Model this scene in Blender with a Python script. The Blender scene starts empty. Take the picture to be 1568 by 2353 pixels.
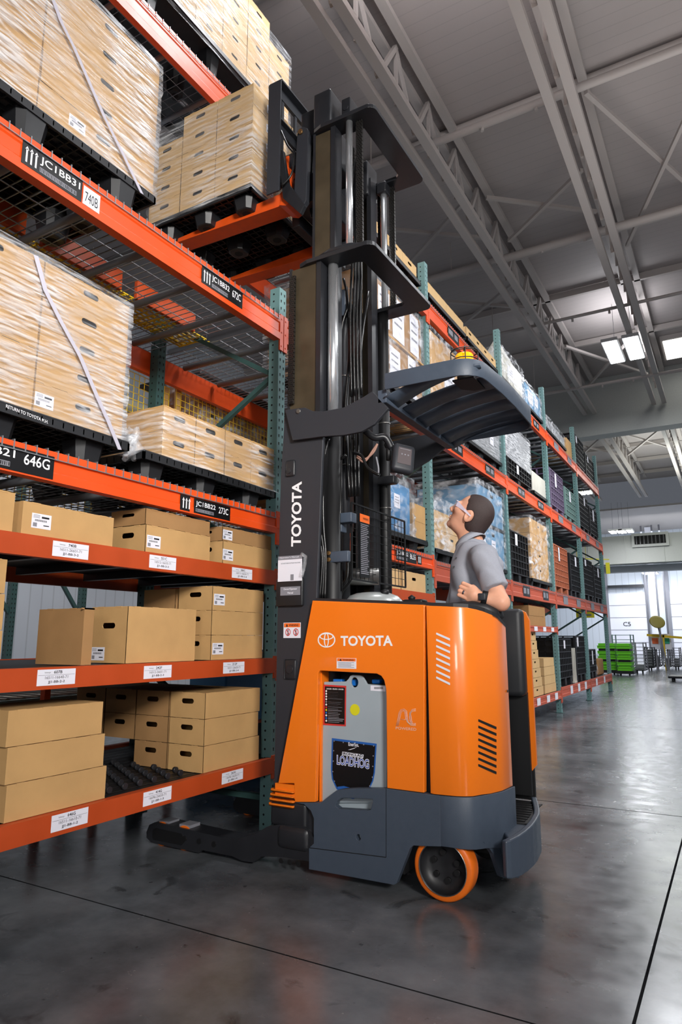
import bpy, bmesh, math, random
import numpy as np
from mathutils import Vector, Matrix, Euler
from mathutils.geometry import tessellate_polygon
random.seed(7)
COL = bpy.context.scene.collection
# ---------------------------------------------------------------- camera constants and pixel helpers
FPX = 1550.0; PITCH = math.radians(10.67); YAW = math.radians(29.9); CAMZ = 1.1
_fw = (-math.sin(YAW), math.cos(YAW)); _rt = (math.cos(YAW), math.sin(YAW))
def _ray(x, y):
    a = x-784; b = 1176.5-y
    h = FPX*math.cos(PITCH)-b*math.sin(PITCH); v = FPX*math.sin(PITCH)+b*math.cos(PITCH)
    return h*_fw[0]+a*_rt[0], h*_fw[1]+a*_rt[1], v
def P(x, y, X=None, Y=None, Z=None):
    d = _ray(x, y)
    t = X/d[0] if X is not None else Y/d[1] if Y is not None else (Z-CAMZ)/d[2]
    return Vector((t*d[0], t*d[1], CAMZ+t*d[2]))
def XZ(pts, Y):
    r = []
    for p in pts:
        q = P(p[0], p[1], Y=Y); r.append((q.x, q.z))
    return r
def Zat(X, Y, py):
    a = X*_fw[0]+Y*_fw[1]; t = (1176.5-py)/FPX
    # up = (-sinP, cosP), fwd = (cosP, sinP): solve (-a sin + z cos)/(a cos + z sin) = t
    z = (t*a*math.cos(PITCH)+a*math.sin(PITCH))/(math.cos(PITCH)-t*math.sin(PITCH))
    return CAMZ+z
# ---------------------------------------------------------------- mesh builder
_tc = {}
def text_geo(s, bold=0.0):
    k = (s, bold)
    if k in _tc: return _tc[k]
    cu = bpy.data.curves.new('t', 'FONT'); cu.body = s; cu.size = 1; cu.offset = bold; cu.resolution_u = 3
    o = bpy.data.objects.new('t', cu); COL.objects.link(o)
    bpy.context.view_layer.update()
    me = bpy.data.meshes.new_from_object(o.evaluated_get(bpy.context.evaluated_depsgraph_get()))
    vs = [(v.co.x, v.co.y) for v in me.vertices]; fs = [tuple(p.vertices) for p in me.polygons]
    bpy.data.objects.remove(o); bpy.data.curves.remove(cu); bpy.data.meshes.remove(me)
    x0 = min(v[0] for v in vs); x1 = max(v[0] for v in vs); y0 = min(v[1] for v in vs); y1 = max(v[1] for v in vs)
    vs = [((x-x0)/(x1-x0), (y-y0)/(y1-y0)) for x, y in vs]
    _tc[k] = (vs, fs); return _tc[k]
class MB:
    def __init__(s): s.v = []; s.f = []; s.m = []; s.s = []
    def add(s, vs, fs, mi=0, sm=False):
        n = len(s.v); s.v += [tuple(v) for v in vs]
        for f in fs: s.f.append(tuple(n+i for i in f)); s.m.append(mi); s.s.append(sm)
        return s
    def box(s, x0, x1, y0, y1, z0, z1, mi=0):
        return s.add([(x0,y0,z0),(x1,y0,z0),(x1,y1,z0),(x0,y1,z0),(x0,y0,z1),(x1,y0,z1),(x1,y1,z1),(x0,y1,z1)],
                     [(0,3,2,1),(4,5,6,7),(0,1,5,4),(1,2,6,5),(2,3,7,6),(3,0,4,7)], mi)
    def quad(s, a, b, c, d, mi=0): return s.add([a,b,c,d], [(0,1,2,3)], mi)
    def bar(s, p0, p1, w, h, mi=0, up=(0,0,1)):
        p0 = Vector(p0); p1 = Vector(p1); d = (p1-p0).normalized(); u = Vector(up)
        if abs(d.dot(u)) > .99: u = Vector((1,0,0))
        r = d.cross(u).normalized(); u = r.cross(d)
        vs = [p+r*(a*w/2)+u*(b*h/2) for p in (p0,p1) for a, b in ((-1,-1),(1,-1),(1,1),(-1,1))]
        return s.add(vs, [(0,1,2,3),(7,6,5,4),(0,4,5,1),(1,5,6,2),(2,6,7,3),(3,7,4,0)], mi)
    def cyl(s, p0, p1, r0, r1=None, n=16, mi=0, cap=True, sm=True):
        p0 = Vector(p0); p1 = Vector(p1); r1 = r0 if r1 is None else r1
        d = (p1-p0).normalized(); a = d.orthogonal().normalized(); b = d.cross(a)
        vs = []
        for p, r in ((p0,r0),(p1,r1)):
            for i in range(n):
                t = 2*math.pi*i/n; vs.append(p+a*(r*math.cos(t))+b*(r*math.sin(t)))
        s.add(vs, [(i,(i+1)%n,n+(i+1)%n,n+i) for i in range(n)], mi, sm)
        if cap: s.add(vs, [tuple(range(n-1,-1,-1)), tuple(range(n,2*n))], mi)
        return s
    def tube(s, pts, r, n=8, mi=0, rs=None):
        pts = [Vector(p) for p in pts]; a = None; vs = []
        for i, p in enumerate(pts):
            d = (pts[min(i+1,len(pts)-1)]-pts[max(i-1,0)]).normalized()
            a = d.orthogonal().normalized() if a is None else (a-d*a.dot(d)).normalized()
            b = d.cross(a); rr = rs[i] if rs else r
            for k in range(n):
                t = 2*math.pi*k/n; vs.append(p+a*(rr*math.cos(t))+b*(rr*math.sin(t)))
        fs = []
        for i in range(len(pts)-1):
            for k in range(n): fs.append((i*n+k, i*n+(k+1)%n, (i+1)*n+(k+1)%n, (i+1)*n+k))
        fs += [tuple(range(n-1,-1,-1)), tuple((len(pts)-1)*n+k for k in range(n))]
        return s.add(vs, fs, mi, True)
    def prism(s, poly, ax, a, b, holes=(), mi=0, me=None):
        me = mi if me is None else me
        f = {'x': lambda u,v,w: (w,u,v), 'y': lambda u,v,w: (u,w,v), 'z': lambda u,v,w: (u,v,w)}[ax]
        loops = [list(poly)]+[list(h) for h in holes]
        allp = [p for l in loops for p in l]
        tr = tessellate_polygon([[Vector((p[0],p[1],0)) for p in l] for l in loops])
        n = len(allp)
        vs = [f(p[0],p[1],a) for p in allp]+[f(p[0],p[1],b) for p in allp]
        s.add(vs, [t for t in tr]+[tuple(i+n for i in t[::-1]) for t in tr], mi)
        o = 0; fs = []
        for l in loops:
            k = len(l); fs += [(o+i, o+(i+1)%k, n+o+(i+1)%k, n+o+i) for i in range(k)]; o += k
        return s.add(vs, fs, me)
    def rbox(s, x0, x1, y0, y1, z0, z1, r=.01, mi=0, n=3, sm=True):
        bm = bmesh.new(); bmesh.ops.create_cube(bm, size=1)
        for v in bm.verts:
            v.co = Vector(((x0+x1)/2+v.co.x*(x1-x0), (y0+y1)/2+v.co.y*(y1-y0), (z0+z1)/2+v.co.z*(z1-z0)))
        bmesh.ops.bevel(bm, geom=bm.edges[:], offset=r, segments=n, affect='EDGES', profile=.5)
        bm.verts.index_update()
        s.add([v.co.copy() for v in bm.verts], [tuple(v.index for v in f.verts) for f in bm.faces], mi, sm); bm.free(); return s
    def lathe(s, prof, c, ax=(0,0,1), n=24, mi=0):
        c = Vector(c); d = Vector(ax).normalized(); a = d.orthogonal().normalized(); b = d.cross(a); vs = []
        for r, h in prof:
            for k in range(n):
                t = 2*math.pi*k/n; vs.append(c+d*h+a*(r*math.cos(t))+b*(r*math.sin(t)))
        fs = [(i*n+k, i*n+(k+1)%n, (i+1)*n+(k+1)%n, (i+1)*n+k) for i in range(len(prof)-1) for k in range(n)]
        return s.add(vs, fs, mi, True)
    def text(s, t, O, R, U, mi=0, bold=0.0):
        vs, fs = text_geo(t, bold); O = Vector(O); R = Vector(R); U = Vector(U)
        return s.add([O+R*x+U*y for x, y in vs], fs, mi)
    def build(s, name, mats, parent=None, base=None, fix=True):
        me = bpy.data.meshes.new(name)
        if parent is None and base is None:
            xs = [v[0] for v in s.v]; ys = [v[1] for v in s.v]; zs = [v[2] for v in s.v]
            base = ((min(xs)+max(xs))/2, (min(ys)+max(ys))/2, min(zs))
        if parent is not None: base = (0,0,0)
        b = Vector(base)
        me.from_pydata([tuple(Vector(v)-b) for v in s.v], [], s.f)
        for m in (mats if isinstance(mats, (list, tuple)) else [mats]): me.materials.append(m)
        me.polygons.foreach_set('material_index', s.m); me.polygons.foreach_set('use_smooth', s.s)
        me.update()
        if fix and len(s.f) < 60000:
            bm = bmesh.new(); bm.from_mesh(me); bmesh.ops.remove_doubles(bm, verts=bm.verts, dist=1e-6)
            bmesh.ops.recalc_face_normals(bm, faces=bm.faces); bm.to_mesh(me); bm.free()
        o = bpy.data.objects.new(name, me); COL.objects.link(o)
        if parent is not None:
            o.parent = parent; w = WL.get(parent.name, Vector(parent.location)); o.location = -w; WL[o.name] = Vector((0,0,0))
        else: o.location = b; WL[o.name] = b.copy()
        return o
WL = {}
def tag(o, label, cat, group=None, kind=None):
    if label: o['label'] = label
    if cat: o['category'] = cat
    if group: o['group'] = group
    if kind: o['kind'] = kind
    return o
def thing(name, loc, label, cat, group=None):
    o = bpy.data.objects.new(name, None); COL.objects.link(o); o.location = loc; o.empty_display_size = .1
    WL[o.name] = Vector(loc); return tag(o, label, cat, group)
def struct(o, label=None):
    o['kind'] = 'structure'
    if label: o['label'] = label
    return o
def copy_tree(o, parent=None):
    c = o.copy(); COL.objects.link(c); c.parent = parent
    for ch in list(o.children): copy_tree(ch, c)
    return c
def bevel(o, w=.003, seg=2):
    m = o.modifiers.new('b', 'BEVEL'); m.width = w; m.segments = seg; m.limit_method = 'ANGLE'; m.angle_limit = math.radians(40); m.harden_normals = False
    return o
# ---------------------------------------------------------------- materials
def nt(name):
    m = bpy.data.materials.new(name); m.use_nodes = True
    return m, m.node_tree.nodes, m.node_tree.links, m.node_tree.nodes['Principled BSDF']
def S(r, g, b):
    f = lambda c: (c/255/12.92) if c <= 10 else ((c/255+.055)/1.055)**2.4
    return (f(r), f(g), f(b), 1)
def mat(name, col, rough=.5, metal=0., coat=0., noise=0., nscale=20., bump=0., bscale=200., spec=.5, emis=None, es=0., alpha=1., trans=0.):
    m, N, L, B = nt(name)
    B.inputs['Base Color'].default_value = col; B.inputs['Roughness'].default_value = rough; B.inputs['Metallic'].default_value = metal
    B.inputs['Coat Weight'].default_value = coat; B.inputs['Coat Roughness'].default_value = .08
    B.inputs['Specular IOR Level'].default_value = spec
    if emis: B.inputs['Emission Color'].default_value = emis; B.inputs['Emission Strength'].default_value = es
    if alpha < 1: B.inputs['Alpha'].default_value = alpha
    if trans: B.inputs['Transmission Weight'].default_value = trans
    if noise or bump:
        tc = N.new('ShaderNodeTexCoord')
    if noise:
        n = N.new('ShaderNodeTexNoise'); n.inputs['Scale'].default_value = nscale; n.inputs['Detail'].default_value = 4
        r = N.new('ShaderNodeMapRange'); r.inputs['From Min'].default_value = .3; r.inputs['From Max'].default_value = .7
        r.inputs['To Min'].default_value = 1-noise; r.inputs['To Max'].default_value = 1+noise
        mx = N.new('ShaderNodeVectorMath'); mx.operation = 'SCALE'; mx.inputs[0].default_value = col[:3]
        L.new(tc.outputs['Object'], n.inputs['Vector']); L.new(n.outputs['Fac'], r.inputs['Value']); L.new(r.outputs[0], mx.inputs['Scale']); L.new(mx.outputs[0], B.inputs['Base Color'])
        r2 = N.new('ShaderNodeMapRange'); r2.inputs['To Min'].default_value = max(0, rough-.12); r2.inputs['To Max'].default_value = min(1, rough+.12)
        L.new(n.outputs['Fac'], r2.inputs['Value']); L.new(r2.outputs[0], B.inputs['Roughness'])
    if bump:
        n = N.new('ShaderNodeTexNoise'); n.inputs['Scale'].default_value = bscale; b = N.new('ShaderNodeBump'); b.inputs['Strength'].default_value = bump; b.inputs['Distance'].default_value = .002
        L.new(tc.outputs['Object'], n.inputs['Vector']); L.new(n.outputs['Fac'], b.inputs['Height']); L.new(b.outputs[0], B.inputs['Normal'])
    return m
M = {}
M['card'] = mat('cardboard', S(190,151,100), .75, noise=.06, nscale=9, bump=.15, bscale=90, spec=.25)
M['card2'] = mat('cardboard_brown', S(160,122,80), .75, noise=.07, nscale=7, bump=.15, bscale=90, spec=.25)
M['card3'] = mat('cardboard_pale', S(204,170,122), .75, noise=.05, nscale=9, bump=.1, bscale=90, spec=.25)
M['rack'] = mat('rack_orange', S(230,78,20), .38, noise=.05, nscale=5, spec=.5)
M['shelf'] = mat('shelf_orange', S(180,68,22), .5, noise=.07, nscale=8)
M['rust'] = mat('rack_faded', S(186,84,60), .5, noise=.1, nscale=8)
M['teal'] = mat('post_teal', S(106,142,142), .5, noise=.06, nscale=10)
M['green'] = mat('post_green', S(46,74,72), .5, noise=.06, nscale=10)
M['wire'] = mat('galvanised', S(150,152,156), .4, metal=.7)
M['dwire'] = mat('dark_wire', S(86,88,92), .45, metal=.5)
M['bwire'] = mat('black_wire', S(18,18,19), .5)
M['ywire'] = mat('yellow_wire', S(226,190,30), .5)
M['chan'] = mat('deck_channel', S(122,126,132), .5, metal=.3)
M['black'] = mat('black_plastic', S(30,31,34), .42, noise=.1, nscale=8)
M['hole'] = mat('dark_hole', S(10,10,10), .9)
M['blabel'] = mat('black_label', S(14,14,16), .35)
M['white'] = mat('white_print', S(235,235,238), .5)
M['paper'] = mat('paper_label', S(226,226,236), .55)
M['ink'] = mat('ink', S(30,30,34), .6)
M['lgrey'] = mat('grey_ink', S(130,130,138), .6)
M['torange'] = mat('truck_orange', S(243,122,22), .33, coat=.45, noise=.015, nscale=3)
M['char'] = mat('charcoal_paint', S(66,76,90), .45, noise=.03, nscale=30, bump=.25, bscale=500)
M['mast'] = mat('mast_black', S(34,35,39), .38, noise=.08, nscale=12)
M['mblack'] = mat('matte_black', S(14,14,16), .55)
M['plate'] = mat('mast_cover', S(44,46,52), .5, bump=.2, bscale=400)
M['grease'] = mat('greased_rail', S(76,66,50), .45, metal=.3, noise=.25, nscale=6)
M['chrome'] = mat('chrome_rod', S(232,234,238), .24, metal=.85)
M['steel'] = mat('steel', S(150,148,145), .32, metal=.9)
M['hose'] = mat('rubber_hose', S(18,18,19), .3)
M['chain'] = mat('chain_steel', S(70,68,66), .35, metal=.8)
M['brass'] = mat('brass', S(190,150,100), .3, metal=.9)
M['battery'] = mat('battery_grey', S(156,168,176), .45, noise=.02, nscale=10)
M['blue'] = mat('blue_plastic', S(20,110,200), .4)
M['yellow'] = mat('yellow_sticker', S(214,208,30), .5)
M['fork'] = mat('fork_orange', S(226,84,24), .4, noise=.08, nscale=14)
M['tyre'] = mat('orange_tyre', S(236,112,24), .45, noise=.06, nscale=20)
M['disc'] = mat('wheel_disc', S(30,30,33), .45, noise=.2, nscale=20)
M['pad'] = mat('padding', S(34,35,38), .5, bump=.1, bscale=300)
M['silver'] = mat('silver_dash', S(190,196,196), .28, metal=.4)
M['red'] = mat('red_print', S(200,50,46), .5)
M['wlab'] = mat('warning_orange', S(240,110,36), .5)
M['amber'] = mat('amber_lens', S(250,170,20), .2, emis=S(255,160,10), es=.8)
M['screen'] = mat('screen_grey', S(98,90,92), .2)
M['strap'] = mat('white_strap', S(190,186,200), .3, spec=.7)
M['bluetote'] = mat('blue_tote', S(66,130,180), .5)
M['bluetote2'] = mat('slate_tote', S(104,148,182), .5)
M['purple'] = mat('purple_crate', S(106,92,120), .5)
M['gcrate'] = mat('green_grey_crate', S(110,140,136), .5)
M['ocrate'] = mat('brown_orange_crate', S(176,100,70), .5)
M['lime'] = mat('lime_crate', S(110,210,40), .5)
M['tote'] = mat('black_tote', S(26,26,30), .45)
M['beige'] = mat('pale_load', S(198,196,186), .5, noise=.1, nscale=6)
M['greyload'] = mat('grey_load', S(136,138,142), .4, noise=.08, nscale=6)
M['wood'] = mat('pallet_wood', S(176,136,84), .7, noise=.15, nscale=12)
M['lampw'] = mat('lamp_diffuser', S(255,255,255), .5, emis=(.93,.96,1,1), es=14)
M['lampw2'] = mat('lamp_diffuser_small', S(255,255,255), .5, emis=(.95,.97,1,1), es=75)
M['lampb'] = mat('lamp_housing', S(190,190,190), .5)
M['roofsteel'] = mat('roof_steel', S(186,178,174), .55)
M['skylight'] = mat('skylight_glass', S(255,255,250), .5, emis=(1,1,.95,1), es=3)
M['signy'] = mat('yellow_sign', S(228,220,50), .5)
M['duct'] = mat('duct_metal', S(182,184,180), .5, noise=.04)
def wrap_mat(name, density=.45, scale=(3,3,60), rot=(0,0,0), thr=.55, tint=(.85,.87,.92,1)):
    m, N, L, B = nt(name)
    out = N['Material Output']
    tc = N.new('ShaderNodeTexCoord'); mp = N.new('ShaderNodeMapping'); mp.inputs['Scale'].default_value = scale; mp.inputs['Rotation'].default_value = rot
    n = N.new('ShaderNodeTexNoise'); n.inputs['Scale'].default_value = 1.; n.inputs['Detail'].default_value = 5; n.inputs['Distortion'].default_value = .4
    n2 = N.new('ShaderNodeTexNoise'); n2.inputs['Scale'].default_value = 2.2; n2.inputs['Detail'].default_value = 3
    L.new(tc.outputs['Object'], mp.inputs[0]); L.new(mp.outputs[0], n.inputs['Vector']); L.new(tc.outputs['Object'], n2.inputs['Vector'])
    r = N.new('ShaderNodeMapRange'); r.inputs['From Min'].default_value = thr-.05; r.inputs['From Max'].default_value = thr+.2; r.inputs['To Max'].default_value = density
    L.new(n.outputs['Fac'], r.inputs['Value'])
    r2 = N.new('ShaderNodeMapRange'); r2.inputs['From Min'].default_value = .38; r2.inputs['From Max'].default_value = .62; r2.inputs['To Min'].default_value = .22
    L.new(n2.outputs['Fac'], r2.inputs['Value'])
    mu = N.new('ShaderNodeMath'); mu.operation = 'MULTIPLY_ADD'; mu.inputs[2].default_value = .05
    L.new(r.outputs[0], mu.inputs[0]); L.new(r2.outputs[0], mu.inputs[1])
    tr = N.new('ShaderNodeBsdfTransparent'); mix = N.new('ShaderNodeMixShader')
    B.inputs['Base Color'].default_value = tint; B.inputs['Roughness'].default_value = .22; B.inputs['Specular IOR Level'].default_value = .9
    b = N.new('ShaderNodeBump'); b.inputs['Strength'].default_value = .6; b.inputs['Distance'].default_value = .01
    L.new(n.outputs['Fac'], b.inputs['Height']); L.new(b.outputs[0], B.inputs['Normal'])
    L.new(mu.outputs[0], mix.inputs[0]); L.new(tr.outputs[0], mix.inputs[1]); L.new(B.outputs[0], mix.inputs[2]); L.new(mix.outputs[0], out.inputs['Surface'])
    return m
M['wrapA'] = wrap_mat('stretch_wrap_streaked', .72, (4,7,70), (.42,0,0), .44)
M['wrapB'] = wrap_mat('stretch_wrap_fine', .55, (5,6,60), (.1,0,0), .47)
M['wrapC'] = wrap_mat('stretch_wrap_loose', .8, (9,9,14), (.4,.2,0), .48)
M['bag'] = wrap_mat('clear_plastic_bag', .9, (12,12,12), (0,0,0), .45)
def floor_mat():
    m, N, L, B = nt('polished_concrete')
    tc = N.new('ShaderNodeNewGeometry')
    n1 = N.new('ShaderNodeTexNoise'); n1.inputs['Scale'].default_value = 1.6; n1.inputs['Detail'].default_value = 8; n1.inputs['Roughness'].default_value = .62
    n2 = N.new('ShaderNodeTexNoise'); n2.inputs['Scale'].default_value = 9; n2.inputs['Detail'].default_value = 6
    n3 = N.new('ShaderNodeTexNoise'); n3.inputs['Scale'].default_value = 4.5; n3.inputs['Detail'].default_value = 5; n3.inputs['Distortion'].default_value = .8
    for n in (n1,n2,n3): L.new(tc.outputs['Position'], n.inputs['Vector'])
    cr = N.new('ShaderNodeValToRGB'); cr.color_ramp.elements[0].position = .28; cr.color_ramp.elements[0].color = S(46,49,53); cr.color_ramp.elements[1].position = .75; cr.color_ramp.elements[1].color = S(122,126,131)
    L.new(n1.outputs['Fac'], cr.inputs[0])
    # scuffs
    r3 = N.new('ShaderNodeMapRange'); r3.inputs['From Min'].default_value = .62; r3.inputs['From Max'].default_value = .7; r3.inputs['To Min'].default_value = 1; r3.inputs['To Max'].default_value = .5
    L.new(n3.outputs['Fac'], r3.inputs['Value'])
    sp = N.new('ShaderNodeTexNoise'); sp.inputs['Scale'].default_value = 22; sp.inputs['Detail'].default_value = 2; L.new(tc.outputs['Position'], sp.inputs['Vector'])
    r4 = N.new('ShaderNodeMapRange'); r4.inputs['From Min'].default_value = .72; r4.inputs['From Max'].default_value = .78; r4.inputs['To Min'].default_value = 1; r4.inputs['To Max'].default_value = .45
    L.new(sp.outputs['Fac'], r4.inputs['Value'])
    # joints
    sep = N.new('ShaderNodeSeparateXYZ'); L.new(tc.outputs['Position'], sep.inputs[0])
    def line(sock, pos, w=.005):
        a = N.new('ShaderNodeMath'); a.operation = 'SUBTRACT'; L.new(sock, a.inputs[0]); a.inputs[1].default_value = pos
        b = N.new('ShaderNodeMath'); b.operation = 'ABSOLUTE'; L.new(a.outputs[0], b.inputs[0])
        c = N.new('ShaderNodeMath'); c.operation = 'GREATER_THAN'; L.new(b.outputs[0], c.inputs[0]); c.inputs[1].default_value = w
        return c.outputs[0]
    ls = [line(sep.outputs[0], -.36), line(sep.outputs[1], 2.19, .004), line(sep.outputs[1], 5.0, .006), line(sep.outputs[1], 9.6), line(sep.outputs[1], 14.4), line(sep.outputs[1], 20)]
    cur = ls[0]
    def mul(a, b):
        k = N.new('ShaderNodeMath'); k.operation = 'MULTIPLY'; L.new(a, k.inputs[0]); L.new(b, k.inputs[1]); return k.outputs[0]
    for l in ls[1:]: cur = mul(cur, l)
    jr = N.new('ShaderNodeMapRange'); jr.inputs['To Min'].default_value = .12; L.new(cur, jr.inputs['Value'])
    f = mul(mul(r3.outputs[0], r4.outputs[0]), jr.outputs[0])
    sc = N.new('ShaderNodeVectorMath'); sc.operation = 'SCALE'; L.new(cr.outputs[0], sc.inputs[0]); L.new(f, sc.inputs['Scale']); L.new(sc.outputs[0], B.inputs['Base Color'])
    js = N.new('ShaderNodeMath'); js.operation = 'MULTIPLY'; js.inputs[1].default_value = .5; L.new(cur, js.inputs[0]); L.new(js.outputs[0], B.inputs['Specular IOR Level'])
    rr = N.new('ShaderNodeMapRange'); rr.inputs['From Min'].default_value = .3; rr.inputs['From Max'].default_value = .7; rr.inputs['To Min'].default_value = .17; rr.inputs['To Max'].default_value = .29
    L.new(n2.outputs['Fac'], rr.inputs['Value']); L.new(rr.outputs[0], B.inputs['Roughness'])
    b = N.new('ShaderNodeBump'); b.inputs['Strength'].default_value = .03; b.inputs['Distance'].default_value = .004; L.new(n2.outputs['Fac'], b.inputs['Height']); L.new(b.outputs[0], B.inputs['Normal'])
    return m
M['floor'] = floor_mat()
def ribbed(name, col, axis=0, period=.3, depth=.35, rough=.5, dark=.55, w=.08, noise=.0):
    m, N, L, B = nt(name)
    tc = N.new('ShaderNodeNewGeometry'); sep = N.new('ShaderNodeSeparateXYZ'); L.new(tc.outputs['Position'], sep.inputs[0])
    a = N.new('ShaderNodeMath'); a.operation = 'DIVIDE'; a.inputs[1].default_value = period; L.new(sep.outputs[axis], a.inputs[0])
    fr = N.new('ShaderNodeMath'); fr.operation = 'FRACT'; L.new(a.outputs[0], fr.inputs[0])
    g = N.new('ShaderNodeMath'); g.operation = 'GREATER_THAN'; g.inputs[1].default_value = w; L.new(fr.outputs[0], g.inputs[0])
    r = N.new('ShaderNodeMapRange'); r.inputs['To Min'].default_value = dark; L.new(g.outputs[0], r.inputs['Value'])
    n = N.new('ShaderNodeTexNoise'); n.inputs['Scale'].default_value = .7; n.inputs['Detail'].default_value = 4; L.new(tc.outputs['Position'], n.inputs['Vector'])
    r2 = N.new('ShaderNodeMapRange'); r2.inputs['To Min'].default_value = 1-noise; r2.inputs['To Max'].default_value = 1+noise; L.new(n.outputs['Fac'], r2.inputs['Value'])
    mm = N.new('ShaderNodeMath'); mm.operation = 'MULTIPLY'; L.new(r.outputs[0], mm.inputs[0]); L.new(r2.outputs[0], mm.inputs[1])
    sc = N.new('ShaderNodeVectorMath'); sc.operation = 'SCALE'; sc.inputs[0].default_value = col[:3]; L.new(mm.outputs[0], sc.inputs['Scale']); L.new(sc.outputs[0], B.inputs['Base Color'])
    b = N.new('ShaderNodeBump'); b.inputs['Strength'].default_value = depth; b.inputs['Distance'].default_value = .02; L.new(g.outputs[0], b.inputs['Height']); L.new(b.outputs[0], B.inputs['Normal'])
    B.inputs['Roughness'].default_value = rough
    return m
M['roof'] = ribbed('roof_deck', S(176,168,166), 1, .22, .3, .6, .9, .08, .08)
M['wallpan'] = ribbed('white_wall_panel', S(206,212,222), 0, .45, .3, .5, .8, .1, .03)
M['wallpanx'] = ribbed('white_side_panel', S(200,206,214), 1, .2, .3, .5, .82, .12, .03)
# ================================================================ setting
mb = MB(); mb.box(-14, 9, -4, 53, -.1, 0); struct(mb.build('floor', M['floor'], base=(0,0,0)))
ROOF = 10.35
mb = MB(); mb.box(-14, 9, -4, 25.2, ROOF, ROOF+.1); mb.box(-14, 9, 25.2, 42.5, ROOF, ROOF+.1); struct(mb.build('ceiling', M['roof'], base=(0,0,0)))
mb = MB(); mb.box(-14, 9, 24.6, 25.2, 8.25, ROOF-.004); struct(mb.build('trim_1', M['duct']), 'pale fascia beam closing off the first roof bay')
mb = MB(); mb.box(-14, 9, 52.4, 52.6, 0.002, 9.6); struct(mb.build('wall_back', M['wallpan'], base=(0,0,0)))
mb = MB(); mb.box(-14, 9, 42.6, 52.3, 8.7, 8.8); struct(mb.build('trim_2', M['roofsteel']), 'lower roof over the loading docks')
mb = MB(); mb.box(-14.1, -14.0, -4, 52.3, 0.002, ROOF-.01); struct(mb.build('wall_left', M['wallpanx'], base=(0,0,0)))
mb = MB(); mb.box(9.0, 9.1, -4, 52.3, 0.002, ROOF-.01); struct(mb.build('wall_right', M['wallpanx'], base=(0,0,0)))
# dock bulkhead with duct and vent
zb0 = P(1500, 1296, Y=42).z; zb1 = P(1500, 1232, Y=42).z
mb = MB(); mb.box(-14, 9, 42, 42.5, P(1500,1312,Y=42).z, zb0-.01); struct(mb.build('trim_3', M['wallpanx']), 'ribbed lintel panel under the pale duct')
t = thing('air_duct', (-3, 41.5, zb0), 'long pale boxed air duct across the far end of the hall', 'duct')
mb = MB(); mb.box(-13.95, 8.95, 41, 41.98, zb0, zb1)
for x in range(-13, 9, 2): mb.box(x, x+.05, 40.97, 41, zb0, zb1)
mb.build('duct_body', M['duct'], t)
g0 = P(1460, 1252, Y=40.95); g1 = P(1530, 1228, Y=40.95)
mb = MB(); mb.box(g0.x-.15, g1.x+.15, 40.85, 40.96, g0.z-.15, g1.z+.15, 1); mb.box(g0.x, g1.x, 40.82, 40.85, g0.z, g1.z, 0)
for k in range(8):
    x = g0.x+(k+.5)*(g1.x-g0.x)/8; mb.box(x-.03, x+.03, 40.8, 40.82, g0.z, g1.z, 2)
mb.build('grille', [M['hole'], M['duct'], M['mast']], t)
# ---- roof trusses along the aisle
def truss(X, y0, y1, zb, zt, label, step=1.3, rz=0):
    t = thing('roof_truss', (X, (y0+y1)/2, zb), label, 'roof truss', 'steel roof trusses')
    mb = MB()
    for dx in (-.16, .16): mb.box(X+dx-.09, X+dx+.05, y0, y1, zb, zb+.12); mb.box(X+dx-.008, X+dx+.008, y0, y1, zb+.12, zb+.2)
    mb.build('bottom_chord', M['roofsteel'], t)
    mb = MB()
    for dx in (-.16, .16): mb.box(X+dx-.07, X+dx+.07, y0, y1, zt-.1, zt)
    mb.build('top_chord', M['roofsteel'], t)
    mb = MB(); y = y0+.2; k = 0
    while y+step < y1:
        a = (X, y, zb+.15); b = (X, y+step*.5, zt-.05); c = (X, y+step, zb+.15)
        mb.bar(a, b, .07, .07); mb.bar(b, c, .05, .05); mb.bar((X, y+step*.5, zb+.15), b, .05, .05)
        y += step
    mb.build('web_bars', M['roofsteel'], t)
XT1, XT2 = -3.76, -1.5
ZB = 9.0; ZT = 10.25
truss(XT1, -3, 24.5, ZB, ZT, 'grey steel lattice roof truss running above the rack row, left one of the near pair')
truss(XT2, -3, 24.5, ZB, ZT, 'double-chord steel roof truss running over the aisle, right one of the near pair')
truss(XT1, 25.4, 41, ZB, ZT, 'steel roof truss beyond the pale fascia, above the far rack end')
truss(XT2, 25.4, 41, ZB, ZT, 'steel roof truss beyond the pale fascia, farther right over the aisle')
truss(-6.2, 25.4, 41, ZB, ZT, 'steel roof truss beyond the pale fascia, leftmost, behind the rack end posts')
# purlin tubes across
mb = MB()
for y in (-1, 2.8, 6.5, 10.45, 15.1, 17.6, 21, 28, 31, 34, 37, 40):
    if y < 16: mb.cyl((-14, y, ROOF-.12), (9, y, ROOF-.12), .09, n=10)
    else: mb.box(-14, 9, y-.04, y+.04, ROOF-.2, ROOF-.03)
struct(mb.build('trim_4', M['roofsteel']), 'pale purlins running crosswise under the roof deck')
# sprinkler pipes
for (px, py, Z, r, lb) in ((1568,480,9.55,.09,'thick pale pipe crossing under both near roof trusses'),(1568,110,9.6,.07,'pale pipe crossing high under the roof at upper right'),
                    (1568,672,9.3,.04,'thin dark pipe crossing below the trusses above the twin lamp'),(1568,850,9.0,.05,'pale thin pipe crossing just before the fascia')):
    y = P(px, py, Z=Z).y
    mb = MB(); mb.cyl((-13.9, y, Z), (8.9, y, Z), r, n=10)
    for x in (-12.5, -5, 3, 8): mb.bar((x, y, Z), (x, y, ROOF-.005), .02, .02)
    for x in (-2.9, -2.0, .4): mb.cyl((x, y, Z-.12), (x, y, Z), .03, n=6)
    tag(mb.build('ceiling_pipe', M['roofsteel']), lb, 'pipe')
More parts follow.
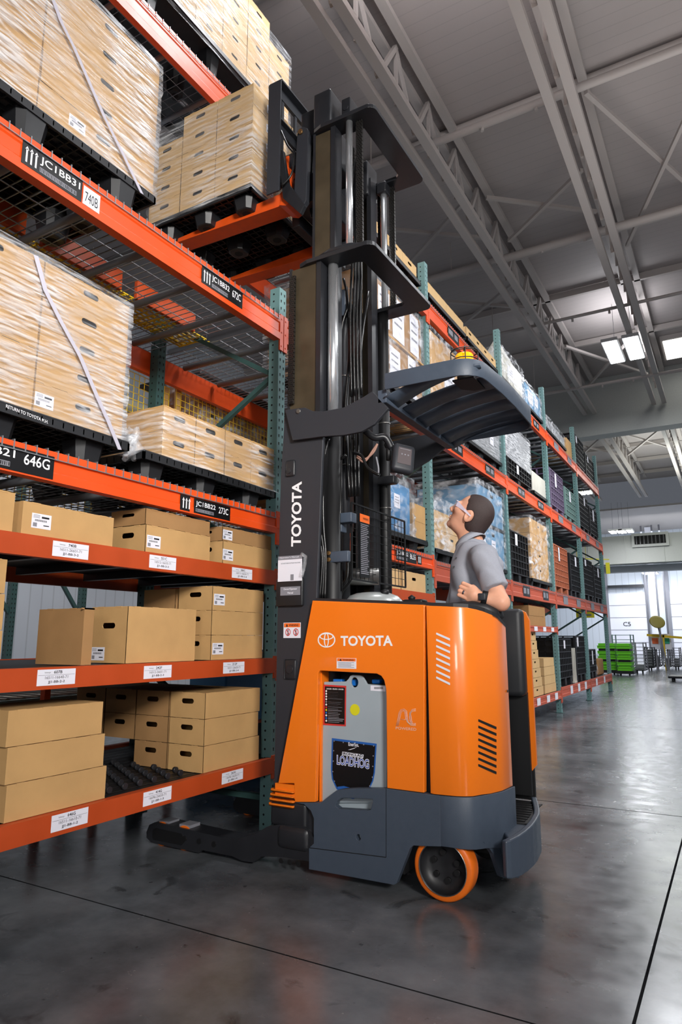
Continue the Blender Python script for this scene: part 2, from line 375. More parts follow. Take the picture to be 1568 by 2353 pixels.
# diagonal roof bracing
def brace(a, b, lb):
    mb = MB(); mb.bar(a, b, .07, .07); mb.bar((a[0], b[1], a[2]-.08), (b[0], a[1], b[2]-.08), .07, .07)
    tag(mb.build('cross_brace', M['roofsteel']), lb, 'brace', 'roof cross braces')
brace((XT1+.2, 12.1, 9.9), (XT2-.2, 13.7, 9.9), 'thin crossed steel braces between the near trusses, nearest the camera')
brace((XT2+.2, 10.3, 9.9), (.6, 15.2, 9.9), 'thin crossed steel braces right of the double-chord truss')
brace((XT1-2.2, 11.9, 9.9), (XT1-.2, 13.5, 9.9), 'thin crossed steel braces left of the near truss above the rack')
brace((XT1-2.2, 15.4, 9.8), (XT1-.2, 17, 9.8), 'thin crossed steel braces above the third rack post')
brace((XT1+.2, 19.5, 9.6), (XT2-.2, 23, 9.6), 'thin crossed steel braces near the fascia beside the twin lamp')
brace((XT1+.2, 29, 9.6), (XT2-.2, 33, 9.6), 'thin crossed steel braces in the far roof bay between its trusses')
brace((XT1-2.2, 29, 9.6), (XT1-.2, 33, 9.6), 'thin crossed steel braces in the far roof bay above the rack end')
# ---- lamps
def lamp(x, y, z, w, l, gap, label, em, n=2, hang=True, grp='twin-panel ceiling lamps'):
    t = thing('ceiling_lamp', (x, y, z), label, 'lamp', grp)
    for k in range(n):
        cx = x+(k-(n-1)/2)*(w+gap)
        mb = MB(); mb.box(cx-w/2-.03, cx+w/2+.03, y-l/2-.03, y+l/2+.03, z+.01, z+.1); mb.build('housing', M['lampb'], t)
        mb = MB(); mb.box(cx-w/2, cx+w/2, y-l/2, y+l/2, z, z+.012); mb.build('diffuser', em, t)
    mb = MB()
    for sx in (-w*.6, w*.6):
        mb.bar((x+sx, y, z+.08), (x+sx, y, min(ROOF-.01, z+1.6)), .01, .01)
    mb.build('hanger', M['dwire'], t)
    return t
a = P(1434, 806, Z=8.9); lamp(a.x, a.y, 8.9, .36, 1.6, .16, 'bright twin-panel ceiling lamp hanging beside the double-chord truss', M['lampw'])
lamp(-1.9, 5.0, 8.9, .36, 1.6, .16, 'bright twin-panel ceiling lamp over the near part of the aisle', M['lampw'])
for px, py, Y, w, lb in ((1417,1223,38,.62,'small bright twin lamp in front of the duct, left one of the pair'),(1440,1222,38,.62,'small bright twin lamp in front of the duct, right one of the pair'),
                     (1443,1293,46,.9,'small bright twin lamp under the dock roof, nearer one'),(1495,1318,50,.9,'small bright twin lamp under the dock roof, farther one'),
                     (1345,1133,30,.45,'small bright twin lamp seen between the rack posts')):
    a = P(px, py, Y=Y); lamp(a.x, a.y, a.z, w*.42, w*1.5, w*.16, lb, M['lampw2'])
a = P(1550, 795, Z=10.3)
t = thing('skylight', (a.x, a.y, 10.2), 'bright pale skylight in the roof at the right edge', 'skylight')
mb = MB(); mb.box(a.x-.35, a.x+1.3, a.y-.9, a.y+.9, 10.2, 10.34); mb.build('frame', M['roofsteel'], t)
mb = MB(); mb.box(a.x-.28, a.x+1.2, a.y-.8, a.y+.8, 10.185, 10.2); mb.build('pane', M['skylight'], t)
# ---- far wall: dock doors
def dock(px0, px1, num, n, lb):
    Y = 52.36
    a = P(px0, 1365, Y=Y); b = P(px1, 1365, Y=Y); z1 = P(1440, 1340, Y=Y).z; zt = P(1440, 1425, Y=Y).z
    t = MB()
    t.box(a.x, b.x, Y-.06, Y, .01, z1*.86, 0)
    for k in range(1, 5): t.box(a.x, b.x, Y-.07, Y-.06, z1*.86*k/5-.02, z1*.86*k/5+.02, 1)
    for k in (0, 1):
        xx = (a.x, b.x)[k]; t.box(xx-.12, xx+.12, Y-.12, Y, .01, z1*1.5, 1)
    if num:
        q = P(1437, 1439, Y=Y); t.text(num, (q.x-.1, Y-.075, q.z), (.5, 0, 0), (0, 0, .3), 2, .01)
    o = struct(t.build('door_%d' % n, [M['paper'], M['lgrey'], M['ink']]), lb); return o
dock(1395, 1487, 'C5', 1, 'white sectional dock door marked C5'); dock(1535, 1640, None, 2, 'white sectional dock door at the right edge')
Y = 52.2
for px, py, w, h, m, nm, lb, ct in ((1450,1351,.1,.35,'mast','door_heater','dark heater strip above the dock door','heater'),):
    a = P(1398, 1352, Y=Y); b = P(1480, 1343, Y=Y); mb = MB(); mb.box(a.x, b.x, Y-.3, Y, a.z, b.z); tag(mb.build(nm, M[m]), lb, ct)
mb = MB(); a = P(1505, 1400, Y=50); mb.box(a.x-.2, a.x+.2, 49.8, 50.2, .01, 8.6); tag(mb.build('steel_column', M['paper']), 'white steel column between the two far dock doors', 'column')
for px in (1497, 1522, 1540):
    a = P(px, 1500, Y=49); mb = MB(); mb.cyl((a.x, 49, .01), (a.x, 49, 8.6), .06, n=6); tag(mb.build('conduit', M['lgrey']), 'thin grey conduit running up the far dock wall', 'pipe', 'conduits on the far dock wall')
a = P(1511, 1429, Y=27); t = thing('dock_fan', (a.x, 27, a.z), 'round yellowish dock fan disc hanging over the far carts', 'fan')
MB().lathe([(0,.03),(.17,.03),(.24,.02),(.265,0),(.24,-.02),(.17,-.03),(0,-.03)], (a.x, 27, a.z), (.3,-.8,.5), 24).build('disc', mat('fan_yellow', S(150,138,60), .5), t)
MB().bar((a.x, 27, a.z), (a.x+.2, 27.1, .02), .05, .05).build('pole', M['lgrey'], t)
for k, (px, m, lb) in enumerate(((1507,'wlab','white control box with an orange light on a far post'),(1533,'gcrate','white control box with a green light on a far post'))):
    a = P(px, 1476, Y=27.5); t = thing('control_box', (a.x, 27.5, 0.0), lb, 'control box')
    mb = MB(); mb.box(a.x-.15, a.x+.15, 27.45, 27.6, a.z-.25, a.z+.3); mb.build('housing', M['paper'], t)
    mb = MB(); mb.box(a.x-.1, a.x+.1, 27.43, 27.45, a.z-.05, a.z+.15); mb.build('display', mat('indicator%d' % k, S(240,110,60) if k == 0 else S(40,160,130), .5), t)
    mb = MB(); mb.bar((a.x, 27.55, 0), (a.x, 27.55, a.z), .06, .06); mb.build('post', M['lgrey'], t)
a = P(1525, 1459, Y=27.3); mb = MB(); mb.bar((a.x-.55, 27.3, a.z), (a.x+.6, 27.3, a.z-.1), .05, .08); mb.bar((a.x, 27.3, a.z), (a.x, 27.3, .01), .05, .05); tag(mb.build('barrier_arm', M['ywire']), 'yellow barrier arm above the far carts', 'barrier')
a = P(1345, 1422, Y=20.5); b = P(1388, 1397, Y=20.5); mb = MB()
a = P(1325, 1420, Y=16.5, ); b = P(1365, 1397, Y=16.5); mb.box(a.x, b.x, 16.5, 16.52, a.z, b.z)
for k, s_ in enumerate(('LINE 4', 'LOAD')): mb.box(a.x+.05, b.x-.06, 16.495, 16.5, a.z+.05+k*.09, a.z+.08+k*.09, 1)
mb.bar((a.x+.1, 16.51, b.z), (a.x+.1, 16.51, 5), .01, .01); mb.bar((b.x-.1, 16.51, b.z), (b.x-.1, 16.51, 5), .01, .01)
tag(mb.build('hanging_sign', [M['signy'], M['lgrey']]), 'yellow hanging sign seen through the end rack bay', 'sign')
a = P(1392, 1293, Y=24); b = P(1403, 1318, Y=24); mb = MB(); mb.box(a.x, b.x, 24, 24.05, b.z, a.z); mb.bar((b.x, 24, a.z+.1), (a.x-1, 24, a.z+.2), .03, .03)
tag(mb.build('dock_sign', [M['signy']]), 'small yellow sign beyond the end of the rack row', 'sign')
# ---- lime crates stack and wire carts
def at_floor(px, Y): return P(px, 1500, Y=Y).x
def crate_stack(px0, px1, Y, ztop, n, m, lb, grp, dark=True):
    x0 = at_floor(px0, Y); x1 = at_floor(px1, Y)
    h = (ztop-.15)/n
    for k in range(n):
        mb = MB(); z = .15+k*h
        mb.box(x0, x1, Y, Y+.6, z, z+h*.55, 0); mb.box(x0+.03, x1-.03, Y+.02, Y+.58, z+h*.55, z+h-.004, 1)
        mb.box(x0-.01, x1+.01, Y-.01, Y+.61, z+h*.45, z+h*.55, 0)
        tag(mb.build('plastic_crate', [m, M['tote'] if dark and k % 2 else m]), lb % ('bottom','second','third','fourth','fifth','topmost')[k if k < n-1 else 5], 'crate', grp)
    mb = MB(); mb.box(x0-.05, x1+.05, Y-.03, Y+.63, .06, .148, 0)
    for sx in (x0+.08, x1-.08): mb.cyl((sx-.02, Y+.05, .06), (sx+.02, Y+.05, .06), .06, n=10)
    tag(mb.build('crate_dolly', M['tote']), 'low black dolly under the lime crate stack' + (' on the left' if px0 < 1400 else ' on the right'), 'dolly')
zt = P(1400, 1478, Y=23).z
crate_stack(1374, 1415, 23, zt, 5, M['lime'], 'lime green crate, %s of the left far stack', 'lime crates in the left far stack')
crate_stack(1417, 1450, 22.6, zt, 5, M['lime'], 'lime green crate, %s of the right far stack', 'lime crates in the right far stack')
def wire_cart(px0, px1, Y, ztop, lb, m='lgrey', fill=None, d=.8):
    x0 = at_floor(px0, Y); x1 = at_floor(px1, Y)
    t = thing('wire_cart', ((x0+x1)/2, Y, 0), lb, 'cart', 'wire carts at the far end')
    mb = MB()
    for x in (x0, x1):
        for y in (Y, Y+d): mb.bar((x, y, .12), (x, y, ztop), .035, .035)
    n = 7
    for k in range(n+1):
        z = .15+(ztop-.17)*k/n
        mb.bar((x0, Y, z), (x1, Y, z), .02, .02); mb.bar((x1, Y, z), (x1, Y+d, z), .02, .02); mb.bar((x0, Y, z), (x0, Y+d, z), .02, .02)
    mb.build('frame', M[m], t)
    mb = MB(); mb.box(x0, x1, Y, Y+d, .1, .16)
    if fill: mb.box(x0+.05, x1-.05, Y+.06, Y+d-.05, .16, ztop*fill, 1)
    for x in (x0+.08, x1-.08): mb.cyl((x-.02, Y+.08, .06), (x+.02, Y+.08, .06), .06, n=10)
    mb.build('base', [M['tote'], M['greyload']], t)
h = P(1430, 1457, Y=25).z
wire_cart(1410, 1452, 25, P(1430,1458,Y=25).z, 'tall grey wire cart standing behind the lime crates', 'gcrate')
wire_cart(1455, 1480, 24, P(1470,1477,Y=24).z, 'grey wire cart just right of the lime crates', 'lgrey', .3)
wire_cart(1483, 1500, 26.5, P(1490,1487,Y=26.5).z, 'dark loaded cart, second right of the lime crates', 'mast', .9)
wire_cart(1502, 1516, 28, P(1510,1487,Y=28).z, 'grey loaded cart, third right of the lime crates', 'lgrey', .6)
wire_cart(1524, 1541, 28, P(1530,1488,Y=28).z, 'grey wire cart left of the two at the right edge', 'lgrey', .5)
wire_cart(1545, 1562, 28, P(1550,1488,Y=28).z, 'grey wire cart at the right edge of the far row', 'lgrey', .5)
a = P(1558, 1566, Z=0); t = thing('floor_dolly', (a.x, a.y, 0), 'low flat black dolly on the floor at the right edge', 'dolly')
mb = MB(); mb.rbox(a.x-.2, a.x+.9, a.y-.3, a.y+.5, .09, .15, .02); mb.build('deck', M['tote'], t)
for dx in (-.1, .8):
    for dy in (-.2, .4): mb = MB(); mb.cyl((a.x+dx-.02, a.y+dy, .045), (a.x+dx+.02, a.y+dy, .045), .045, n=12); mb.build('wheel', M['mblack'], t)
# ================================================================ pallet racking
XR = -2.38; XB = -3.45
PY = [0.90, 3.37, 5.87, 8.42, 10.87, 13.32, 15.78]
PT = [5.2, 3.37, 4.86, 5.2, 5.2, 5.2, 5.2]
ORD = ['nearest', 'second', 'third', 'fourth', 'fifth', 'sixth', 'last']
BAY = ['nearest', 'second', 'third', 'fourth', 'fifth', 'farthest']
def post_mesh(x, y, ztop, z0=0.0, front=True):
    mb = MB(); w = .038
    # open channel: front web and two flanges
    mb.box(x-.004, x, y-w, y+w, z0, ztop, 0); mb.box(x-.075, x-.004, y-w, y-w+.004, z0, ztop, 0); mb.box(x-.075, x-.004, y+w-.004, y+w, z0, ztop, 0)
    z = z0+.06
    while z < ztop-.03:
        for dy in (-.018, .018):
            mb.add([(x+.0008, y+dy-.006, z+.009), (x+.0008, y+dy-.0035, z-.01), (x+.0008, y+dy+.0035, z-.01), (x+.0008, y+dy+.006, z+.009)], [(0,1,2,3)], 1)
        cx = x-.045
        mb.add([(cx+.007*math.cos(a*math.pi/3), y-w-.0008, z+.007*math.sin(a*math.pi/3)) for a in range(6)], [tuple(range(6))], 1)
        z += .051
    return mb
for i, (y, zt) in enumerate(zip(PY, PT)):
    if i == 0: continue
    t = thing('rack_upright', (XR-.5, y, 0), 'teal slotted steel rack frame, %s one of the row from the camera' % ORD[i-1], 'rack frame', 'teal rack frames along the aisle')
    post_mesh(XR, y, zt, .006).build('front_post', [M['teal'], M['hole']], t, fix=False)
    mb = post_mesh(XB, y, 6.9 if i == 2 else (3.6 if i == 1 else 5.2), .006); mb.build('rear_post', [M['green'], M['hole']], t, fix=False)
    z = .3; k = 0; mb = MB()
    while z < (2.9 if i == 1 else 4.6):
        a = (XR-.06, y, z); b = (XB-.01, y, z+.62)
        if k % 2: a, b = (XR-.06, y, z+.62), (XB-.01, y, z)
        mb.bar(a, b, .03, .03); z += .62; k += 1
    mb.bar((XR-.06, y, .2), (XB, y, .2), .03, .03); (i > 1) and mb.bar((XR-.06, y, 4.75), (XB, y, 4.75), .03, .03)
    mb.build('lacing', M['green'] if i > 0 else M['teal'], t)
    for x in (XR-.035, XB-.035):
        mb = MB(); mb.box(x-.06, x+.06, y-.055, y+.055, 0, .006); mb.build('foot_plate', M['green'], t)
LV = {'floor-level': (.345,.43,'shelf'), 'lower shelf': (.905,.99,'shelf'), 'upper shelf': (1.42,1.505,'shelf'), 'second pallet': (1.735,1.86,'rack'), 'third pallet': (3.0,3.165,'rack'), 'top pallet': (4.27,4.44,'rack')}
def beam(y0, y1, z0, z1, m, label, back=True):
    t = thing('rack_beam', (XR, (y0+y1)/2, z0), label, 'rack beam', 'orange rack beams')
    h = z1-z0; x = XR+.012
    prof = [(x-.05, z0), (x, z0), (x, z0+h*.28), (x-.006, z0+h*.33), (x-.006, z0+h*.67), (x, z0+h*.72), (x, z1), (x-.03, z1), (x-.03, z1-.03), (x-.05, z1-.03)]
    if m == 'shelf': prof = [(x-.04, z0), (x, z0), (x, z1), (x-.04, z1)]
    mb = MB(); mb.prism(prof, 'y', y0+.04, y1-.04); mb.build('beam', M['rust'] if (m == 'rust') else M[m], t)
    for ye, s in ((y0, 1), (y1, -1)):
        a, b = sorted((ye+s*.004, ye+s*.041))
        mb = MB(); mb.box(XR+.0012, XR+.012, a, b, z0-.07 if h > .1 else z0-.03, z1+.012)
        for k in range(3): mb.cyl((XR+.012, (a+b)/2, z0-.04+k*(h+.02)/2), (XR+.015, (a+b)/2, z0-.04+k*(h+.02)/2), .006, n=8)
        mb.build('end_bracket', M['rust'] if (m == 'rust') else M[m], t)
    return t
def rear_beam(y0, y1, z0, z1, m, label):
    mb = MB(); mb.box(XB-.05, XB-.003-.076, y0+.04, y1-.04, z0, z1) if False else mb.box(XB-.12, XB-.08, y0+.0, y1-.0, z0, z1)
    tag(mb.build('rear_beam', M[m]), label, 'rack beam', 'orange rear rack beams')
def deck(y0, y1, z, label, lip=.035, xs=.05, ys=.1, wm='wire', chans=4, fine=True):
    t = thing('wire_deck', ((XR+XB)/2, (y0+y1)/2, z), label, 'wire deck', 'wire mesh decks on the rack beams')
    mb = MB(); r = .0022
    ya, yb = y0+.06, y1-.06; n = int((yb-ya)/xs)
    for k in range(n+1):
        y = ya+(yb-ya)*k/n
        mb.box(XB-.09, XR+.0165, y-r, y+r, z, z+2*r)
        mb.box(XR+.0125, XR+.0165, y-r, y+r, z-lip, z)
    m = int((XR-XB)/ys)
    for k in range(m+1):
        x = XB-.08+(XR-XB+.08)*k/m; mb.box(x-r, x+r, ya, yb, z-2*r, z)
    mb.box(XR+.0165, XR+.0205, ya, yb, z-lip-.004, z-lip)
    mb.build('mesh', M[wm], t, fix=False)
    for k in range(chans):
        y = ya+(yb-ya)*(k+.5)/chans
        mb = MB(); mb.cyl((XB-.02, y, z-.03), (XR-.06, y, z-.03), .022, n=10); mb.build('support_tube', M['chan'], t)
    return t
def solid_deck(y0, y1, z, label, depth=1.05):
    t = thing('steel_shelf_deck', (XR-.5, (y0+y1)/2, z), label, 'shelf deck', 'dark steel shelf decks')
    mb = MB(); mb.box(XB+.02, XR-.045, y0+.05, y1-.05, z-.012, z-.002); mb.build('panel', M['mblack'], t)
    for k in range(6):
        y = y0+.1+(y1-y0-.2)*k/5
        mb = MB(); mb.box(XB+.02, XR-.045, y-.02, y+.02, z-.055, z-.0125); mb.build('rib', M['mast'], t)
dn = {0:'JC1', 1:'JC1', 2:'JC1'}
for b in range(6):
    y0, y1 = PY[b], PY[b+1]
    nm = BAY[b]
    lv = {0: ['floor-level','lower shelf','upper shelf','second pallet','third pallet'],
          1: ['floor-level','lower shelf','upper shelf','second pallet','third pallet','top pallet']}.get(b, ['floor-level','second pallet','third pallet','top pallet'])
    for L_ in lv:
        z0, z1, m = LV[L_]
        if b >= 1 and m == 'shelf': z0 -= 0.0
        if b >= 2 and L_ == 'second pallet': z0 -= .1; z1 -= .04
        if b >= 4 and L_ == 'floor-level': z0 -= .12; z1 -= .06
        if b == 3 and L_ == 'floor-level': z0 -= .13; z1 -= .1
        if b == 1 and L_ == 'top pallet': y0 = 3.98
        mm = m
        if b >= 2 and L_ in ('second pallet',): mm = 'rust'
        if b >= 3 and L_ == 'floor-level': mm = 'rust'
        bt = beam(y0, y1, z0, z1, mm, 'orange %s beam across the front of the %s rack bay' % (L_, nm))
        LV[(b, L_)] = (bt, z0, z1)
        rear_beam(y0, y1, z0, z1, m, 'orange rear %s beam of the %s rack bay' % (L_, nm))
        if m == 'shelf' or (b >= 3 and L_ == 'floor-level'): solid_deck(y0, y1, z1, 'dark ribbed steel deck on the %s beams of the %s rack bay' % (L_, nm))
        elif L_ == 'floor-level': pass
        else:
            deck(y0, y1, z1+.003, 'wire mesh deck on the %s beams of the %s rack bay' % (L_, nm), xs=.05 if b < 3 else .08, ys=.1 if b < 2 else .2,
                 wm='wire' if b < 3 else 'wire', chans=6 if b == 0 else 9 if b > 1 else 6)
    if b == 3:
        z0, z1 = 1.2, 1.28
        bt = beam(y0, y1, z0, z1, 'rust', 'faded orange low shelf beam of the fourth rack bay'); LV[(b,'mid')] = (bt, z0, z1)
        solid_deck(y0, y1, z1, 'dark steel deck on the low shelf beam of the fourth rack bay')
# small labels on beams
def quad_label(parent, name, y0, y1, z0, z1, x, m): 
    mb = MB(); mb.box(x, x+.001, y0, y1, z0, z1, 0); return mb
def black_loc(bt, y0, y1, z0, z1, text, text2=None, small=True, x=None, arrows=0):
    x = x or XR+.0122; w = y1-y0; h = z1-z0
    mb = MB(); mb.box(x, x+.0015, y0, y1, z0, z1, 0); xx = x+.0017
    ya = y0+.012
    if arrows:
        for k in range(3):
            c = y0+.022+k*.022; za, zb = z0+h*.15, z0+h*.85
            mb.box(x+.0015, xx, c-.004, c+.004, za, zb-.012, 1)
            mb.add([(xx, c-.009, zb-.016), (xx, c+.009, zb-.016), (xx, c, zb)], [(0,1,2)], 1)
        ya = y0+.085
    rest = y1-ya-.012
    if text:
        tw = rest*(.58 if text2 else 1)
        mb.text(text, (xx, ya, z0+h*.42), (0, tw, 0), (0, 0, h*.42), 1, .012)
        mb.box(x+.0015, xx, ya, ya+tw*.92, z0+h*.12, z0+h*.33, 2)
        for k in range(24): mb.box(xx, xx+.0002, ya+tw*.92*(k+.3)/24, ya+tw*.92*(k+.3+random.uniform(.2,.6))/24, z0+h*.15, z0+h*.3, 0)
        if text2: mb.text(text2, (xx, ya+tw+rest*.1, z0+h*.36), (0, rest*.3, 0), (0, 0, h*.46), 1, .012)
    mb.build('location_label', [M['blabel'], M['white'], M['lgrey']], bt, fix=False)
bt = LV[(0,'third pallet')][0]
black_loc(bt, 1.475, 1.775, 3.028, 3.132, 'JC1BB31', arrows=1)
mb = MB(); x = XR+.0122; mb.box(x, x+.0015, 1.782, 1.875, 3.028, 3.118, 0); mb.text('740B', (x+.0017, 1.792, 3.045), (0,.072,0), (0,0,.05), 1, .0)
o = mb.build('handwritten_label', [M['paper'], M['ink']], bt, fix=False); o['label'] = 'white hand-lettered card reading 740B'
black_loc(bt, 2.575, 2.935, 3.03, 3.132, 'JC1BB32', '672C', arrows=1)
bt = LV[(0,'second pallet')][0]
black_loc(bt, 1.33, 1.745, 1.742, 1.838, 'JC1BB21', '646G')
black_loc(bt, 2.488, 2.558, 1.742, 1.822, None, arrows=1)
black_loc(bt, 2.59, 2.882, 1.742, 1.82, 'JC1BB22', '273C')
def white_loc(bt, y0, y1, z0, z1, a, b_, c):
    x = XR+.0122; h = z1-z0; w = y1-y0; mb = MB(); mb.box(x, x+.001, y0, y1, z0, z1, 0); xx = x+.0012
    mb.text(a, (xx, y0+w*.42, z0+h*.72), (0,w*.22,0), (0,0,h*.2), 1, .02)
    mb.text('Seibango:', (xx, y0+w*.18, z0+h*.74), (0,w*.16,0), (0,0,h*.12), 1)
    mb.text(b_, (xx, y0+w*.2, z0+h*.4), (0,w*.6,0), (0,0,h*.18), 1); mb.text(c, (xx, y0+w*.28, z0+h*.1), (0,w*.44,0), (0,0,h*.2), 1, .02)
    mb.box(x+.001, xx, y0+.004, y1-.004, z0+h*.635, z0+h*.65, 1)
    mb.build('shelf_label', [M['paper'], M['ink']], bt, fix=False)
bt = LV[(0,'upper shelf')][0]; z = 1.432
white_loc(bt, 1.77, 1.948, z, z+.062, '740B', '16511-26601-71', 'JJ1-BB-3-2'); white_loc(bt, 2.30, 2.478, z, z+.062, '551C', '16512-16650-71', 'JJ1-BB-3-3'); white_loc(bt, 2.914, 3.095, z, z+.058, '580C', '16511-16650-71', 'JJ1-BB-3-4')
bt = LV[(0,'lower shelf')][0]; z = .92
white_loc(bt, 1.747, 1.925, z, z+.062, '607B', '16511-16640-71', 'JJ1-BB-2-2'); white_loc(bt, 2.302, 2.48, z, z+.058, '242F', '16512-26651-71', 'JJ1-BB-2-3'); white_loc(bt, 2.865, 3.045, z, z+.058, '212F', '16511-26650-71', 'JJ1-BB-2-4')
bt = LV[(0,'floor-level')][0]; z = .362
white_loc(bt, 1.862, 2.036, z, z+.062, '646G', '16511-16610-71', 'JJ1-BB-1-2'); white_loc(bt, 2.339, 2.516, z, z+.06, '414G', '16696-26650-71', 'JJ1-BB-1-3'); white_loc(bt, 2.882, 3.057, z, z+.055, '263G', '16696-16650-71', 'JJ1-BB-1-4')
bt = LV[(1,'second pallet')][0]
black_loc(bt, 3.62, 3.95, 1.742, 1.84, 'JC1BC21', '269H')
black_loc(bt, 5.03, 5.45, 1.745, 1.84, 'JC1BC22', 'BL55')
black_loc(bt, 5.47, 5.56, 1.75, 1.835, None, arrows=1)
black_loc(LV[(1,'top pallet')][0], 5.0, 5.25, 4.3, 4.4, None, arrows=1); black_loc(LV[(1,'top pallet')][0], 5.12, 5.45, 4.3, 4.4, 'JC1BC42'); black_loc(LV[(1,'top pallet')][0], 5.55, 5.72, 4.3, 4.4, '203B')
for b, L_ in ((2,'top pallet'),(2,'third pallet'),(2,'second pallet'),(3,'top pallet'),(3,'third pallet'),(3,'second pallet'),(4,'top pallet'),(4,'third pallet'),(4,'second pallet'),(5,'third pallet'),(5,'second pallet')):
    bt, z0, z1 = LV[(b, L_)]
    for f in (.28, .72):
        yc = PY[b]+(PY[b+1]-PY[b])*f
        mb = MB(); x = XR+.0122; mb.box(x, x+.0015, yc-.17, yc+.17, z0+.025, z1-.02, 0)
        mb.box(x+.0015, x+.0018, yc-.15, yc-.02, z0+.06, z1-.05, 1); mb.box(x+.0015, x+.0018, yc+.03, yc+.13, z0+.06, z1-.05, 1)
        mb.build('location_label', [M['blabel'] if b < 4 else M['lgrey'], M['lgrey']], bt)
for b, L_, ys in ((3,'floor-level',(8.9,9.45,10.0,10.5)),(3,'mid',(8.9,9.5,10.0,10.5)),(4,'floor-level',(11.6,12.2,12.8)),(5,'floor-level',(13.9,14.8))):
    bt, z0, z1 = LV[(b, L_)]
    for y in ys:
        mb = MB(); mb.box(XR+.0122, XR+.0135, y-.09, y+.09, z0+.01, z1-.01); mb.build('shelf_label', M['paper'], bt)
# ================================================================ goods
def stad(cx, cz, w, h, n=6):
    r = h/2; pts = []
    for s, a0 in ((1, -90), (-1, 90)):
        for k in range(n+1):
            a = math.radians(a0+180*k/n); pts.append((cx+s*(w/2-r)+r*math.cos(a), cz+r*math.sin(a)))
    return pts
_cm = {}
def carton_mesh(w, d, h, hx, hy, m, seam, tabs=True):
    """w along X, d along Y; hx: handle on the +X face, hy: handle on the -Y face"""
    k = (round(w,3), round(d,3), round(h,3), hx, hy, m, seam)
    if k in _cm: return _cm[k]
    mb = MB(); x0, x1, y0, y1 = -w/2, w/2, -d/2, d/2
    e = .0015
    mb.quad((x0,y0,0),(x0,y1,0),(x1,y1,0),(x1,y0,0)); mb.quad((x0,y0,h),(x1,y0,h),(x1,y1,h),(x0,y1,h))
    mb.quad((x0,y0,0),(x0,y0,h),(x0,y1,h),(x0,y1,0)); mb.quad((x0,y1,0),(x0,y1,h),(x1,y1,h),(x1,y1,0))
    hh = min(.026, h*.2); hw = .085 if min(w, d) > .2 else .06
    if hx:
        c = (hx-.5)*d*.0+ (0 if hx is True else hx*d)
        mb.prism([(y0,0),(y1,0),(y1,h),(y0,h)], 'x', x1-.004, x1, [stad(c, h*.66, hw, hh)])
    else: mb.quad((x1,y0,0),(x1,y1,0),(x1,y1,h),(x1,y0,h))
    if hy: mb.prism([(x0,0),(x1,0),(x1,h),(x0,h)], 'y', y0, y0+.004, [stad(0 if hy is True else hy*w, h*.66, hw, hh)])
    else: mb.quad((x0,y0,0),(x1,y0,0),(x1,y0,h),(x0,y0,h))
    if tabs:
        for k2 in range(4):
            y = y0+d*(k2+.5)/4; mb.box(x1-.004, x1+.0012, y-.02, y+.02, h-.005, h+.0012)
        for k2 in range(2):
            x = x0+w*(k2+.5)/2; mb.box(x-.02, x+.02, y0-.0012, y0+.004, h-.005, h+.0012)
    me = bpy.data.meshes.new('cardboard_box'); me.from_pydata(mb.v, [], mb.f); me.materials.append(M[m]); me.update()
    _cm[k] = me; return me
_st = {}
def sticker_mesh():
    if 's' in _st: return _st['s']
    mb = MB(); mb.box(-.045, .045, -.0006, 0, -.03, .03, 0)
    mb.box(.0, .035, -.0008, -.0006, .012, .02, 1)
    for k in range(16): mb.box(-.03+k*.0035, -.03+k*.0035+.0018, -.0008, -.0006, -.002, .006, 1)
    mb.box(-.038, -.02, -.0008, -.0006, -.024, -.008, 2); mb.box(.01, .036, -.0008, -.0006, -.018, -.014, 1)
    for k in range(3): mb.box(-.038, -.008, -.0008, -.0006, .012+k*.005, .014+k*.005, 2)
    me = bpy.data.meshes.new('shipping_label'); me.from_pydata(mb.v, [], mb.f)
    for m in ('paper','ink','lgrey'): me.materials.append(M[m])
    me.polygons.foreach_set('material_index', mb.m); _st['s'] = me; return me
def carton(x0, x1, y0, y1, z0, z1, label, group=None, hx=0, hy=0, m='card', st=None, rz=None, g=.0015):
    me = carton_mesh(x1-x0-2*g, y1-y0-2*g, z1-z0-g, hx, hy, m, 0)
    o = bpy.data.objects.new('cardboard_box', me); COL.objects.link(o)
    o.location = ((x0+x1)/2, (y0+y1)/2, z0)
    o.rotation_euler = (0, 0, math.radians(rz if rz is not None else 0))
    tag(o, label, 'box', group)
    if st:
        face, u, v = st
        s = bpy.data.objects.new('shipping_label', sticker_mesh()); COL.objects.link(s); s.parent = o
        w, d, h = x1-x0-2*g, y1-y0-2*g, z1-z0-g
        if face == 'x': s.rotation_euler = (0, 0, math.pi/2); s.location = (w/2+.0006, (u-.5)*d, v*h)
        else: s.location = ((u-.5)*w, -d/2-.0006, v*h)
        sc = min(1, h*.7/.06); s.scale = (sc, 1, sc)
    return o
